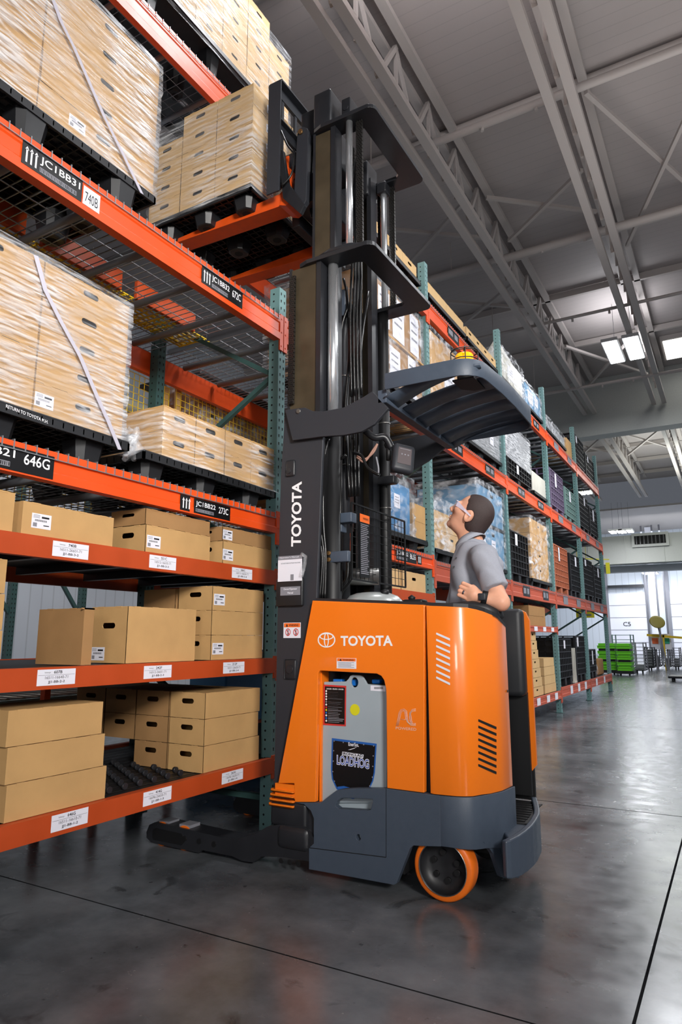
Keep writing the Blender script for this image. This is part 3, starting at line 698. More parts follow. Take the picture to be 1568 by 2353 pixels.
def pallet(x0, x1, y0, y1, ztop, zbot, label, detail=True, m='black', group='black plastic pallets'):
    t = thing('plastic_pallet', ((x0+x1)/2, (y0+y1)/2, zbot), label, 'pallet', group)
    mb = MB(); mb.rbox(x0, x1, y0, y1, ztop-.014, ztop, .006)
    mb.box(x0, x1, y0, y0+.012, ztop-.045, ztop-.01); mb.box(x0, x1, y1-.012, y1, ztop-.045, ztop-.01)
    mb.box(x0, x0+.012, y0, y1, ztop-.045, ztop-.01); mb.box(x1-.012, x1, y0, y1, ztop-.045, ztop-.01)
    if detail:
        n = int((y1-y0)/.05)
        for k in range(1, n): y = y0+(y1-y0)*k/n; mb.box(x0, x1, y-.003, y+.003, ztop-.035, ztop-.012)
        n = int((x1-x0)/.05)
        for k in range(1, n): x = x0+(x1-x0)*k/n; mb.box(x-.003, x+.003, y0, y1, ztop-.035, ztop-.012)
    mb.build('deck', M[m], t)
    r = .075
    for fx in (.13, .5, .87):
        for fy in (.13, .5, .87):
            if not detail and fx < .5: continue
            cx = x0+(x1-x0)*fx; cy = y0+(y1-y0)*fy; mb = MB()
            vs = []
            for z, rr in ((ztop-.012, r*1.1), (zbot+.004, r*.8), (zbot, r*.7)):
                vs += [(cx+rr*a, cy+rr*b, z) for a, b in ((-1,-.6),(-.6,-1),(.6,-1),(1,-.6),(1,.6),(.6,1),(-.6,1),(-1,.6))]
            fs = [(i, (i+1)%8, 8+(i+1)%8, 8+i) for i in range(8)]+[(8+i, 8+(i+1)%8, 16+(i+1)%8, 16+i) for i in range(8)]+[tuple(range(16,24))]
            mb.add(vs, fs)
            mb.cyl((cx, cy, zbot-.0005), (cx, cy, zbot+.001), .03, n=12, mi=1)
            mb.build('foot', [M[m], M['hole']], t)
    return t
def wrap(x0, x1, y0, y1, z0, z1, m, label, amp=.008, nx=14, nz=20, top=False, skirt=.0):
    """loose shell of film around a load"""
    mb = MB(); per = []
    n = nx
    def path():
        c = [(x1, y0), (x1, y1), (x0, y1), (x0, y0)]
        for i in range(4):
            a = c[i]; b = c[(i+1) % 4]
            for k in range(n): yield (a[0]+(b[0]-a[0])*k/n, a[1]+(b[1]-a[1])*k/n)
    pth = list(path()); N_ = len(pth); vs = []
    rnd = random.Random(sum(map(ord, label))); ph = [rnd.uniform(0, 6.3) for _ in range(8)]
    cx, cy = (x0+x1)/2, (y0+y1)/2
    for j in range(nz+1):
        z = z0+(z1-z0)*j/nz
        for i, (x, y) in enumerate(pth):
            d = amp*(math.sin(ph[0]+i*1.7+j*.9)+math.sin(ph[1]+i*.8-j*1.9)+.8*math.sin(ph[2]+j*2.7+i*.33))*.4
            if j == 0: d += skirt
            L_ = math.hypot(x-cx, y-cy); vs.append((x+(x-cx)/L_*(d+amp), y+(y-cy)/L_*(d+amp), z))
    fs = [(j*N_+i, j*N_+(i+1)%N_, (j+1)*N_+(i+1)%N_, (j+1)*N_+i) for j in range(nz) for i in range(N_)]
    mb.add(vs, fs, 0, True)
    o = mb.build('stretch_wrap', M[m], base=(cx, cy, z0)); return tag(o, label, 'plastic wrap', 'stretch wrap around the pallet loads')
XF = -2.40
RW = ['bottom', 'second', 'middle', 'fourth', 'top']
# ---- load A : on the third beam level, top left
rows = [3.344, 3.494, 3.648, 3.802, 3.96, 4.115]
for r in range(5):
    for c, (ya, yb) in enumerate(((0.86,1.54),(1.545,2.222))):
        carton(XF-.62, XF, ya, yb, rows[r], rows[r+1], 'long cardboard box, %s row %s column of the wrapped stack at top left' % (RW[r], ('left','right')[c]), 'boxes on the upper left pallet',
               hx=.02, st=('x', .3, .5) if (r == 0 and c == 1) else None, rz=random.uniform(-.35,.35))
pallet(XF-.63, XF+.02, .85, 2.225, 3.342, 3.172, 'black plastic pallet under the wrapped stack at top left')
wrap(XF-.64, XF+.008, .84, 2.232, 3.30, 4.13, 'wrapA', 'clear streaked stretch wrap around the top left box stack', .006, 18, 26)
# ---- load B : on the second beam level, left
rows = [2.012, 2.146, 2.28, 2.415, 2.548, 2.683]
for r in range(5):
    for c, (ya, yb) in enumerate(((0.70,1.17),(1.175,1.645),(1.65,2.118))):
        if c == 0: continue
        carton(XF-.5, XF, ya, yb, rows[r], rows[r+1], 'long cardboard box, %s row %s column of the wrapped stack at mid left' % (RW[r], ('','left','right')[c]), 'boxes on the middle left pallet',
               hx=.02, st=('x', .1, .45) if (r == 0 and c == 2) else None, rz=random.uniform(-.35,.35))
t = pallet(XF-1.0, XF+.02, .95, 2.15, 2.01, 1.866, 'black plastic pallet under the wrapped stack at mid left')
mb = MB(); mb.text('RETURN TO TOYOTA M.H.', (XF+.0212, 1.52, 1.985), (0,.19,-.012), (0,0,.014), 0, .01); mb.build('lettering', M['white'], t)
wrap(XF-.52, XF+.008, 1.165, 2.128, 1.97, 2.70, 'wrapA', 'clear streaked stretch wrap around the mid left box stack', .006, 18, 26)
def strapline(pts, label, w=.011):
    mb = MB(); vs = []; n = len(pts)
    for (y, z) in pts: vs += [(XF+.026, y-w, z), (XF+.026, y+w, z+.003), (XF+.028, y-w, z), (XF+.028, y+w, z+.003)]
    for i in range(n-1):
        a = i*4; b = a+4; mb.add(vs[a:a+8], [(0,1,5,4),(2,3,7,6),(0,2,6,4),(1,3,7,5)])
    tag(mb.build('strap', M['strap']), label, 'strap', 'white straps on the wrapped stacks')
def sl(pix, label): strapline([(P(a, b, X=XF+.026).y, P(a, b, X=XF+.026).z) for a, b in pix], label)
sl([(82,588),(104,668),(140,740),(185,822),(222,910),(250,972),(275,1034)], 'thin white strap running diagonally down the mid left stack')
sl([(118,-10),(140,50),(170,110),(205,190),(240,270),(285,360),(326,446)], 'thin white strap running diagonally down the top left stack')
# ---- load D : top level
XD = XB+.03; kD = XD/XF; zD = lambda z: CAMZ+(z-CAMZ)*kD
r0 = 4.622
for r in range(5):
    for c in range(6):
        if r == 4 and c == 5: continue
        ya = (1.99+c*.24)*kD
        carton(XD-.6, XD, ya, ya+.238*kD, zD(r0+r*.133), zD(r0+(r+1)*.133), 'cardboard box, %s row, %s column of the top beam stack above the mast' % (RW[r], ('first','second','third','fourth','fifth','sixth')[c]), 'boxes on the topmost pallet', hx=True, m='card3', rz=random.uniform(-.4,.4))
pallet(XD-1.0, XD+.03, 1.98*kD, 3.36*kD, zD(4.62), zD(4.455), 'black plastic pallet on the highest beam above the truck mast', detail=False)
bt = beam(.9, PY[2], zD(4.27), zD(4.44), 'rack', 'orange highest beam above the top left stack')
for o in [bt]: o.location.x += XB-XR
deck(.95, PY[2], zD(4.44)+.003, 'wire mesh deck on the highest beam above the top left stack', xs=.075, ys=.1, chans=9).location.x += XB-XR
wrap(XD-.62, XD+.01, 1.98*kD, 3.44*kD, zD(4.56), zD(5.22), 'wrapB', 'clear stretch wrap around the stack on the top beam', .006, 18, 20)
# ---- load E
for r in range(2):
    for c in range(4):
        ya = 2.375+c*.242
        carton(XF-.47, XF, ya, ya+.24, 2.0+r*.134, 2.0+(r+1)*.134, 'small cardboard box, %s row, %s of four on the low wrapped pallet' % (('bottom','top')[r], ('first','second','third','fourth')[c]), 'boxes on the low wrapped pallet', hx=True, hy=0, rz=random.uniform(-.4,.4))
pallet(XF-1.0, XF+.02, 2.24, 3.33, 1.998, 1.866, 'black plastic pallet under the two-high wrapped boxes')
wrap(XF-.49, XF+.008, 2.368, 3.34, 1.99, 2.25, 'wrapB', 'clear stretch wrap around the two-high boxes', .008, 14, 10, skirt=.02)
mb = MB()
for k in range(5):
    random.seed(40+k); pts = [(XF-.06+random.uniform(-.04,.09), 2.2+random.uniform(-.04,.05), 1.96+.035*i+random.uniform(-.01,.01)) for i in range(5)]
    mb.tube(pts, .02, 7, rs=[.012,.03,.036,.028,.01])
tag(mb.build('crumpled_film', M['bag']), 'crumpled clear film at the corner of the low wrapped pallet', 'plastic film')
# ---- load C on the forks
random.seed(11)
cols = [(-2.665,-2.37),(-2.965,-2.668),(-3.255,-2.968)]
for r in range(5):
    for c, (xa, xb) in enumerate(cols):
        if c == 2 and r == 4: continue
        for d in range(2):
            if d == 1 and c > 0: continue
            z = 3.905+r*.146; ya = 2.985+d*.44
            carton(xa, xb, ya, ya+.438, z, z+.1455, 'cardboard box on the forks, %s row, %s column %s' % (RW[r], ('right','middle','left')[c], 'in front' if d == 0 else 'at the back'), 'boxes on the lifted pallet', hy=True, st=('x', .45, .5) if c == 0 and d == 0 else None, m='card3', rz=random.uniform(-.3,.3))
pallet(-3.26, -2.36, 2.975, 3.88, 3.904, 3.79, 'black plastic pallet carried on the orange forks')
wrap(-3.258, -2.362, 2.978, 3.87, 3.86, 4.60, 'wrapB', 'clear stretch wrap around the lifted pallet load', .008, 16, 22, skirt=.01)
# ---- shelves of the nearest bay
def C(x0, x1, ya, yb, za, zb, lb, gp=None, **k): return carton(XF-x1, XF-x0, ya, yb, za, zb, lb, gp, **k)
g3 = 'boxes on the upper shelf'
C(0,.5,1.2,1.61,1.506,1.665,'cardboard box cut by the left edge on the upper shelf',g3)
C(.0,.42,1.645,2.105,1.506,1.642,'wide low cardboard box with a label on the upper shelf',g3,st=('x',.19,.47))
C(.5,.75,2.0,2.2,1.506,1.68,'cardboard box half hidden at the back of the upper shelf',g3,m='card2')
C(0,.24,2.297,2.765,1.506,1.642,'labelled cardboard box, lower of the two in the middle of the upper shelf',g3,hy=True,st=('x',.12,.42))
C(.003,.24,2.293,2.762,1.643,1.722,'shallow cardboard box stacked in the middle of the upper shelf',g3,hy=True,m='card2')
C(0,.24,2.868,3.33,1.506,1.634,'labelled cardboard box, lower of the two at the right end of the upper shelf',g3,hy=True,st=('x',.1,.42))
C(.003,.24,2.864,3.325,1.635,1.715,'labelled shallow cardboard box at the right end of the upper shelf',g3,hy=True,m='card2',st=('x',.1,.45))
g2 = 'boxes on the lower shelf'
for k, (z0, z1) in enumerate(((.992,1.133),(1.134,1.27),(1.271,1.402))): C(0,.3,1.25,1.608+(-.003*k),z0,z1,'cardboard box at the left edge of the lower shelf, %s of three' % ('bottom','middle','top')[k],g2)
for k in range(2): C(.42,.7,1.55+.02*(1-k),1.86+.03*(1-k),.992+k*.135,1.126+k*.135,'brown cardboard box at the back left of the lower shelf, %s one' % ('lower','upper')[k],g2,m='card2')
C(0,.30,1.975,2.03,.992,1.232,'narrow tall cardboard box left of the big labelled one on the lower shelf',g2,m='card2')
C(.0,.24,2.215,2.678,.992,1.25,'big cardboard box with a handle hole on the lower shelf',g2,hy=True,st=('y',.24,.16))
for k in range(3): C(0,.24,2.795,3.255,.992+k*.13,1.1215+k*.13,'cardboard box, %s of the three at the right end of the lower shelf' % ('bottom','middle','top')[k],g2,hy=True,st=('x',.13,.45) if k != 1 else None)
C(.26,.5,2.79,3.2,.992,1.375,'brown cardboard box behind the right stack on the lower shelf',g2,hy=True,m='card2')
g1 = 'boxes on the floor-level shelf'
for k in range(3): C(0,.3,1.68-.01*k,2.15-.02*k,.432+k*.135,.5655+k*.135,'cardboard box, %s of the three at the left end of the floor-level shelf' % ('bottom','middle','top')[k],g1)
for k in range(3): C(0,.24,2.768,3.242-.012*(k==1),.432+k*.132,.5625+k*.132,'cardboard box, %s of the three at the right end of the floor-level shelf' % ('bottom','middle','top')[k],g1,hy=True)
for j in range(3):
    for k in range(3):
        if (j, k) in ((1,0),(2,0)): continue
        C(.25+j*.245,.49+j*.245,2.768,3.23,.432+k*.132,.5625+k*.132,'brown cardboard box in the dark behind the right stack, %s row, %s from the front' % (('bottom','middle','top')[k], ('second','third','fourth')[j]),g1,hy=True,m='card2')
# skate-wheel bed on the floor-level shelf
mb = MB()
for i in range(13):
    x = XF-.06-i*.075
    mb.box(x-.003, x+.003, 2.2, 3.3, .4305, .4315)
    for j in range(12):
        y = 2.22+j*.09+(i % 2)*.045
        if x > XF-1.0 and not (y > 2.74 and x > XF-.26) and y < 2.74: mb.cyl((x-.008, y, .446), (x+.008, y, .446), .015, n=10)
tag(mb.build('skate_wheel_bed', M['mast']), 'row of small conveyor wheels between the box stacks on the floor-level shelf', 'roller bed', None, 'stuff')
# yellow wire trays and orange boards on the third-level deck, seen from below
mb = MB()
for k in range(40): y = 1.2+k*.056; mb.box(-3.3, -3.06, y-.005, y+.005, 3.176, 3.184)
for k in range(7): x = -3.3+k*.04; mb.box(x-.005, x+.005, 1.2, 3.4, 3.184, 3.192)
for k in range(20): y = 1.2+k*.112; mb.bar((-3.3, y, 3.186), (-3.06, y+.112, 3.186), .008, .004)
mb.box(-3.29, -3.26, 1.2, 3.4, 3.192, 3.2)
tag(mb.build('yellow_wire_tray', M['ywire']), 'yellow wire tray lying on the third beam level, seen through the mesh deck', 'wire tray')
for k, (ya, yb) in enumerate(((1.35,1.95),(2.05,2.6),(2.72,3.25))):
    mb = MB(); mb.rbox(-3.055, -3.025+.0, ya, yb, 3.176, 3.3, .004)
    tag(mb.build('orange_board', M['shelf']), 'orange board under the yellow wire tray, %s one' % ('nearest','middle','farthest')[k], 'board', 'orange boards under the yellow tray')
for k, (px, py) in enumerate(((105,1590),(232,1585))):
    a = P(px, py, X=-3.62); mb = MB(); mb.box(-3.64, -3.6, a.y-.02, a.y+.02, .002, .9); tag(mb.build('orange_stanchion', M['rack']), 'thin orange stanchion under the lower shelf, %s one' % ('left','right')[k], 'post', 'orange stanchions under the lower shelf')
# back guard mesh, rear row
def ymesh(y0, y1, z0, z1, X, lb):
    t = thing('safety_mesh', (X, (y0+y1)/2, z0), lb, 'safety mesh', 'yellow safety mesh panels behind the rack')
    mb = MB(); n = int((y1-y0)/.05)
    for k in range(n+1): y = y0+(y1-y0)*k/n; mb.box(X-.002, X+.002, y-.002, y+.002, z0, z1)
    n = int((z1-z0)/.05)
    for k in range(n+1): z = z0+(z1-z0)*k/n; mb.box(X-.002, X+.002, y0, y1, z-.002, z+.002)
    mb.build('mesh', M['ywire'], t)
    for ye in (y0, y1-.05): mb = MB(); mb.box(X-.02, X-.005, ye, ye+.05, z0, z1); mb.build('post', M['wood'], t)
ymesh(1.5, 3.62, 1.9, 3.0, XB-.16, 'yellow safety mesh panel behind the nearest bay')
ymesh(3.7, 5.9, 1.9, 3.05, XB-.16, 'yellow safety mesh panel behind the second bay')
mb = MB(); mb.box(-4.62, -4.6, -1, 6.2, 2.5, 3.25); tag(mb.build('partition_panel', mat('pale_partition', S(150,148,132), .7)), 'pale partition panel behind the yellow mesh', 'partition')
# rear stack seen past the post
for r in range(3):
    for c in range(4):
        ya = 4.02+c*.36
        carton(-4.2, -3.66, ya, ya+.357, 2.62+r*.2, 2.818+r*.2, 'brown wrapped box of the stack behind the yellow mesh, %s row, %s from the left' % (('bottom','middle','top')[r], ('first','second','third','fourth')[c]), 'boxes on the rear rack', hx=True, m='card2')
for r in range(2):
    for c in range(2):
        ya = 3.6+c*.44
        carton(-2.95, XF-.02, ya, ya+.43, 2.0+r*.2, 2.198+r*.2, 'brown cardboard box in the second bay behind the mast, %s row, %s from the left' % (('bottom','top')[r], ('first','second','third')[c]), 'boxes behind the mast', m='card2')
wrap(-4.21, -3.65, 4.0, 5.48, 2.6, 3.24, 'wrapC', 'clear wrap around the brown boxes on the rear rack', .008)
mb = MB(); mb.rbox(-4.3, -3.6, 3.95, 5.5, 3.24, 3.28, .01); tag(mb.build('pallet_lid', M['black']), 'black lid over the brown boxes on the rear rack', 'lid')
mb = MB(); mb.rbox(-4.3, -3.6, 3.95, 5.5, 2.5, 2.6, .01); tag(mb.build('rear_pallet', M['black']), 'black pallet under the brown boxes on the rear rack', 'pallet')
mb = MB(); mb.box(-4.6, -3.62, 3.0, 6.0, 2.38, 2.498); tag(mb.build('rear_shelf', M['shelf']), 'orange shelf beam under the rear rack boxes', 'shelf')
# behind the open shelves : conveyors, wooden pallets, green stand
t = thing('roller_conveyor', (-4.4, 2.6, 0), 'pale roller conveyor seen under the lower shelf behind the rack', 'conveyor')
mb = MB()
for x in (-5.0, -3.8): mb.box(x-.02, x+.02, .6, 4.2, .66, .74)
mb.build('side_rail', M['gcrate'], t)
mb = MB()
for k in range(32): y = .65+k*.11; mb.cyl((-4.98, y, .73), (-3.82, y, .73), .022, n=8)
mb.build('rollers', M['steel'], t)
mb = MB()
for x in (-5.0, -3.8):
    for y in (.8, 2.4, 4.0): mb.box(x-.02, x+.02, y-.03, y+.03, 0.002, .66)
mb.build('legs', M['rack'], t)
for k, (y, x) in enumerate(((2.4,-6.4),(3.8,-6.4))):
    mb = MB(); z = .5
    for j in range(3): mb.box(x-.5, x+.5, y-.5+j*.45, y-.4+j*.45, z, z+.09)
    for j in range(7): mb.box(x-.5+j*.15, x-.4+j*.15, y-.5, y+.5, z+.09, z+.11)
    for j in (0,6): mb.box(x-.5+j*.15, x-.4+j*.15, y-.5, y+.5, z-.02, z)
    for sx in (-.45,.45):
        for sy in (-.45,.4): mb.box(x+sx-.03, x+sx+.03, y+sy-.03, y+sy+.03, .002, z-.02)
    tag(mb.build('wooden_pallet', M['wood']), 'wooden pallet on a stand seen under the lower shelf, %s one' % ('left','right')[k], 'pallet', 'wooden pallets behind the rack')
t = thing('green_stand', (-5.45, 2.4, 0), 'pale green steel stand seen through the gap over the lower shelf', 'stand')
mb = MB()
for x in (-5.75,-5.15):
    for y in (2.15,2.95): mb.box(x-.02, x+.02, y-.02, y+.02, .002, 1.5)
for z in (1.18,1.3,1.42): mb.box(-5.75, -5.13, 2.15, 2.17, z, z+.015); mb.box(-5.15, -5.13, 2.15, 2.95, z, z+.015); 
mb.build('frame', mat('pale_green', S(120,190,120), .5), t)
mb = MB(); mb.cyl((-5.45, 2.5, 1.316), (-5.45, 2.5, 1.42), .14); mb.build('drum', M['tote'], t)
for k, y in enumerate((2.99, 4.45, 5.1)):
    mb = post_mesh(-6.95, y+.3*k, 3.0, .002); mb.bar((-6.98, y+.3*k, 1.35), (-6.98, y+.3*k-.8, 2.4), .04, .04)
    tag(mb.build('background_post', [M['green'], M['hole']], fix=False), 'dark green post behind the shelves, %s from the left' % ('first','second','third')[k], 'post', 'posts behind the shelves')
mb = MB(); mb.rbox(-4.0, -3.6, 4.4, 5.6, .002, 1.0, .02); tag(mb.build('blue_bin', M['bluetote']), 'blue bin behind the floor-level shelf beside the mast', 'bin')
mb = MB(); mb.box(-9.1, -9.0, -3, 12, .002, 5); struct(mb.build('wall_partition', M['wallpanx'])) 
# ================================================================ goods in the farther bays
def crate(y0, y1, z0, z1, m, label, d=.8, lattice=True, tagp=True, feet=True):
    t = thing('plastic_crate', (XR-.05-d/2, (y0+y1)/2, z0), label, 'crate', 'crates on the far bays')
    x1 = XR-.04; x0 = x1-d; zf = z0+(.12 if feet else 0)
    mb = MB(); mb.box(x0+.03, x1-.03, y0+.03, y1-.03, zf, z1-.02, 1)
    h = z1-zf; nx = max(3, int((y1-y0)/.12)); nz = max(3, int(h/.09))
    for k in range(nz+1): z = zf+h*k/nz; mb.box(x0, x1, y0, y1, z-.008, z+.008, 0) if k in (0, nz) else (mb.box(x1-.03, x1, y0, y1, z-.007, z+.007, 0), mb.box(x0, x1, y0, y0+.03, z-.007, z+.007, 0))
    for k in range(nx+1): y = y0+(y1-y0)*k/nx; mb.box(x1-.028, x1-.001, y-.01, y+.01, zf, z1, 0)
    for k in range(5): x = x0+d*k/4; mb.box(x-.012, x+.012, y0, y0+.028, zf, z1, 0)
    mb.build('body', [m, M['tote']], t)
    if feet:
        for fy in (.08, .5, .92):
            y = y0+(y1-y0)*fy; mb = MB(); mb.box(x1-.12, x1-.01, max(y0, y-.06), min(y1, y+.06), z0, zf-.009); mb.box(x0+.01, x0+.12, max(y0, y-.06), min(y1, y+.06), z0, zf-.009); mb.build('foot', m, t)
    if tagp:
        mb = MB(); yc = y0+(y1-y0)*.45; w_ = random.uniform(.05,.09); h_ = random.uniform(.12,.26); yc += random.uniform(-.2,.2)*(y1-y0); mb.box(x1+.001, x1+.004, yc-w_, yc+w_*.6, z1-h_-.02, z1-.02); mb.build('paper_tag', M['paper'], t)
    return t
def block(y0, y1, z0, z1, m, label, d=.8, name='wrapped_load', cat='load', lid=None, holes=(), papers=(), x1=None):
    x1 = XR-.04 if x1 is None else x1; t = thing(name, (x1-d/2, (y0+y1)/2, z0), label, cat)
    mb = MB(); mb.rbox(x1-d, x1, y0, y1, z0, z1, .012)
    for (fy, fz) in holes: yc = y0+(y1-y0)*fy; zc = z0+(z1-z0)*fz; mb.box(x1, x1+.002, yc-.05, yc+.05, zc-.018, zc+.018, 1)
    mb.build('body', [M[m], M['hole']], t)
    if lid: mb = MB(); mb.rbox(x1-d-.01, x1+.012, y0-.012, y1+.012, z1-.02, z1+lid, .01); mb.build('lid', M['tote'], t)
    for (fy, fz, w, h) in papers:
        yc = y0+(y1-y0)*fy; zc = z0+(z1-z0)*fz; mb = MB(); mb.box(x1+.002, x1+.004, yc-w/2, yc+w/2, zc-h/2, zc+h/2)
        for q in range(3): mb.box(x1+.004, x1+.0045, yc-w*.35, yc+w*.3, zc+h*(.25-q*.2), zc+h*(.3-q*.2), 1)
        mb.build('paper_sheet', [M['paper'], M['lgrey']], t)
    return t
def plain_pallet(y0, y1, z1, z0, label, m='black'): return pallet(XR-.9, XR-.02, y0, y1, z1, z0, label, detail=False, m=m)
NB = ('first','second','third','fourth','fifth','sixth','seventh')
def run(y0, y1, n, z0, z1, lb, grp, m='card3', hx=True, d=.45):
    w = (y1-y0)/n
    for k in range(n): carton(XR-.04-d, XR-.04, y0+k*w, y0+(k+1)*w, z0, z1, lb % NB[k], grp, hx=hx, m=m)
TOPZ = 4.445
# top level
plain_pallet(3.6, 5.78, 4.61, TOPZ, 'black pallet on the top beam just right of the mast'); run(4.1, 5.72, 5, 4.611, 4.745, 'pale box on the top beam just right of the mast, %s of its row', 'pale boxes on the top beam of the second bay')
plain_pallet(5.98, 7.1, 4.60, TOPZ, 'black pallet on the top beam, left one of the third bay'); run(6.0, 7.08, 2, 4.601, 4.735, 'pale box on the top beam of the third bay, %s of the left pair', 'pale boxes on the top beam of the third bay', hx=0)
plain_pallet(7.15, 8.35, 4.60, TOPZ, 'black pallet on the top beam, right one of the third bay'); run(7.17, 8.33, 4, 4.601, 4.735, 'pale box on the right pallet of the third bay top beam, %s one', 'pale boxes on the top beam of the third bay')
plain_pallet(8.52, 9.72, 4.60, TOPZ, 'black pallet under the ragged white wrapped load')
block(8.62, 9.66, 4.601, 4.99, 'beige', 'white wrapped load with a loose peak of film on the top beam', .7, papers=((.4,.5,.3,.2),))
wrap(XR-.76, XR-.03, 8.6, 9.68, 4.6, 5.06, 'wrapC', 'crumpled clear film over the white load on the top beam', .02)
mb = MB(); mb.add([(XR-.06, 8.75, 5.0), (XR-.06, 9.35, 5.0), (XR-.2, 8.95, 5.36), (XR-.5, 9.0, 5.0)], [(0,1,2),(1,3,2),(3,0,2)]); tag(mb.build('film_peak', M['beige']), 'loose peak of white film standing up from the top beam load', 'plastic film')
plain_pallet(9.78, 10.8, 4.60, TOPZ, 'black pallet under the pale blue wrapped load'); block(9.82, 10.76, 4.601, 4.96, 'bluetote2', 'pale blue wrapped load on the top beam of the fourth bay', .7, papers=((.3,.5,.3,.2),(.7,.6,.2,.15)))
wrap(XR-.76, XR-.03, 9.8, 10.78, 4.6, 4.98, 'wrapC', 'crumpled clear film over the pale blue load on the top beam', .012)
plain_pallet(11.0, 12.6, 4.58, TOPZ, 'black pallet on the top beam of the fifth bay'); block(11.05, 12.55, 4.581, 4.76, 'greyload', 'low grey wrapped load on the top beam of the fifth bay', .8)
wrap(XR-.86, XR-.03, 11.03, 12.57, 4.58, 4.8, 'wrapC', 'clear film over the low grey load on the top beam', .012)
crate(13.5, 14.5, TOPZ, 5.15, M['tote'], 'black lattice crate on the top beam of the farthest bay, left one'); crate(14.6, 15.65, TOPZ, 5.0, M['tote'], 'black lattice crate on the top beam of the farthest bay, right one')
block(12.75, 13.2, 4.446, 4.85, 'card', 'tan wrapped load on the top beam beside the black crates', .7)
# third level
Z3 = 3.172
block(4.55, 5.80, Z3+.14, 3.72, 'card2', 'large brown carton with taped papers, lower of the two beside the mast', .95, 'large_carton', 'box', papers=((.25,.55,.2,.34),(.5,.5,.22,.3),(.8,.5,.18,.4)))
block(4.6, 5.80, 3.745, 4.2, 'card2', 'large brown carton with taped papers, upper of the two beside the mast', .9, 'large_carton', 'box', papers=((.3,.5,.22,.34),(.55,.5,.25,.4),(.85,.5,.2,.4)))
mb = MB(); mb.rbox(XR-1.0, XR-.02, 4.52, 5.83, 3.722, 3.742, .005); tag(mb.build('cardboard_sheet', M['card']), 'cardboard lid sheet between the two large brown cartons', 'sheet')
plain_pallet(4.5, 5.82, Z3+.138, Z3+.002, 'black pallet under the large brown cartons')
wrap(XR-1.0, XR-.025, 4.5, 5.82, 3.3, 4.22, 'wrapC', 'clear film around the large brown cartons', .006)
block(6.02, 6.9, Z3, 4.22, 'card', 'tall tan carton behind the guard, wrapped in film with papers', .85, 'large_carton', 'box', lid=None, papers=((.6,.5,.3,.5),))
wrap(XR-.93, XR-.025, 6.0, 6.92, 3.2, 4.24, 'wrapC', 'clear film around the tall tan carton', .008)
plain_pallet(6.95, 8.35, 3.33, Z3+.002, 'black pallet under the slate grey lidded load'); block(6.98, 8.33, 3.331, 3.75, 'greyload', 'slate grey wrapped load right of the overhead guard', .85, papers=((.75,.6,.15,.2),))
wrap(XR-.93, XR-.03, 6.97, 8.35, 3.3, 3.76, 'wrapB', 'clear film around the slate grey load', .006)
crate(8.6, 9.9, Z3+.002, 3.5, M['tote'], 'black crate with pale corner blocks under the tall grey wrapped load'); block(8.62, 9.88, 3.505, 4.0, 'greyload', 'tall grey wrapped load standing on the black crate', .8)
wrap(XR-.86, XR-.03, 8.6, 9.9, 3.49, 4.02, 'wrapA', 'streaky film around the tall grey load', .004)
plain_pallet(9.97, 10.8, 3.29, Z3+.002, 'black pallet under the flat white load'); block(9.98, 10.8, 3.291, 3.6, 'beige', 'flat white load on the third beam level', .8)
crate(11.1, 12.15, Z3+.002, 3.9, M['purple'], 'purple lattice crate on the third beam level'); crate(12.25, 13.2, Z3+.002, 3.8, M['gcrate'], 'grey-green lattice crate on the third beam level')
crate(13.5, 14.55, Z3+.002, 3.95, M['tote'], 'black lattice crate on the third beam level of the farthest bay, left one'); crate(14.65, 15.6, Z3+.002, 3.85, M['tote'], 'black lattice crate on the third beam level of the farthest bay, right one')
# second level
Z2 = 1.866; Z2b = 1.826
plain_pallet(4.3, 5.8, Z2+.13, Z2+.002, 'black pallet under the blue tote beside the mast')
block(4.75, 5.45, Z2+.131, 2.45, 'bluetote', 'blue lidded tote in clear film beside the mast', .7, 'storage_tote', 'tote', lid=.03, holes=((.3,.8),), papers=((.2,.6,.1,.2),(.6,.6,.12,.12)))
wrap(XR-.76, XR-.025, 4.72, 5.5, 1.99, 2.52, 'wrapC', 'loose clear film over the blue tote beside the mast', .015)
for k in range(2): carton(XR-.5, XR-.04, 5.5, 5.8, Z2+.131+k*.16, Z2+.29+k*.16, 'tan wrapped box right of the blue tote, %s one' % ('lower','upper')[k], 'boxes right of the blue tote', m='card')
plain_pallet(5.98, 6.85, 1.96, Z2b+.002, 'black pallet under the two pale boxes behind the man')
for k in range(2): carton(XR-.5, XR-.04, 6.02, 6.8, 1.961+k*.19, 2.149+k*.19, 'pale wide box with a handle hole behind the face of the man, %s one' % ('lower','upper')[k], 'pale boxes behind the man', hx=.1, m='card3')
wrap(XR-.52, XR-.025, 6.0, 6.82, 1.95, 2.46, 'wrapC', 'crumpled film over the pale boxes behind the man', .02)
plain_pallet(7.1, 8.36, 1.95, Z2b+.002, 'black pallet under the tall blue totes behind the man')
block(7.35, 8.33, 1.951, 2.42, 'bluetote2', 'tall blue tote behind the man, lower of two', .75, 'storage_tote', 'tote', lid=.02, holes=((.55,.8),), papers=((.55,.45,.16,.2),(.2,.4,.1,.2)))
block(7.35, 8.33, 2.445, 2.89, 'bluetote2', 'tall blue tote behind the man, upper of two', .75, 'storage_tote', 'tote', lid=.03, holes=((.55,.8),), papers=((.3,.4,.16,.2),))
wrap(XR-.82, XR-.025, 7.32, 8.36, 1.95, 2.93, 'wrapC', 'clear film around the tall blue totes', .008)
crate(8.58, 9.5, Z2b+.002, 2.5, M['tote'], 'black lattice crate right of the tall blue totes')
plain_pallet(9.58, 10.8, 1.95, Z2b+.002, 'black pallet under the shiny wrapped box stack')
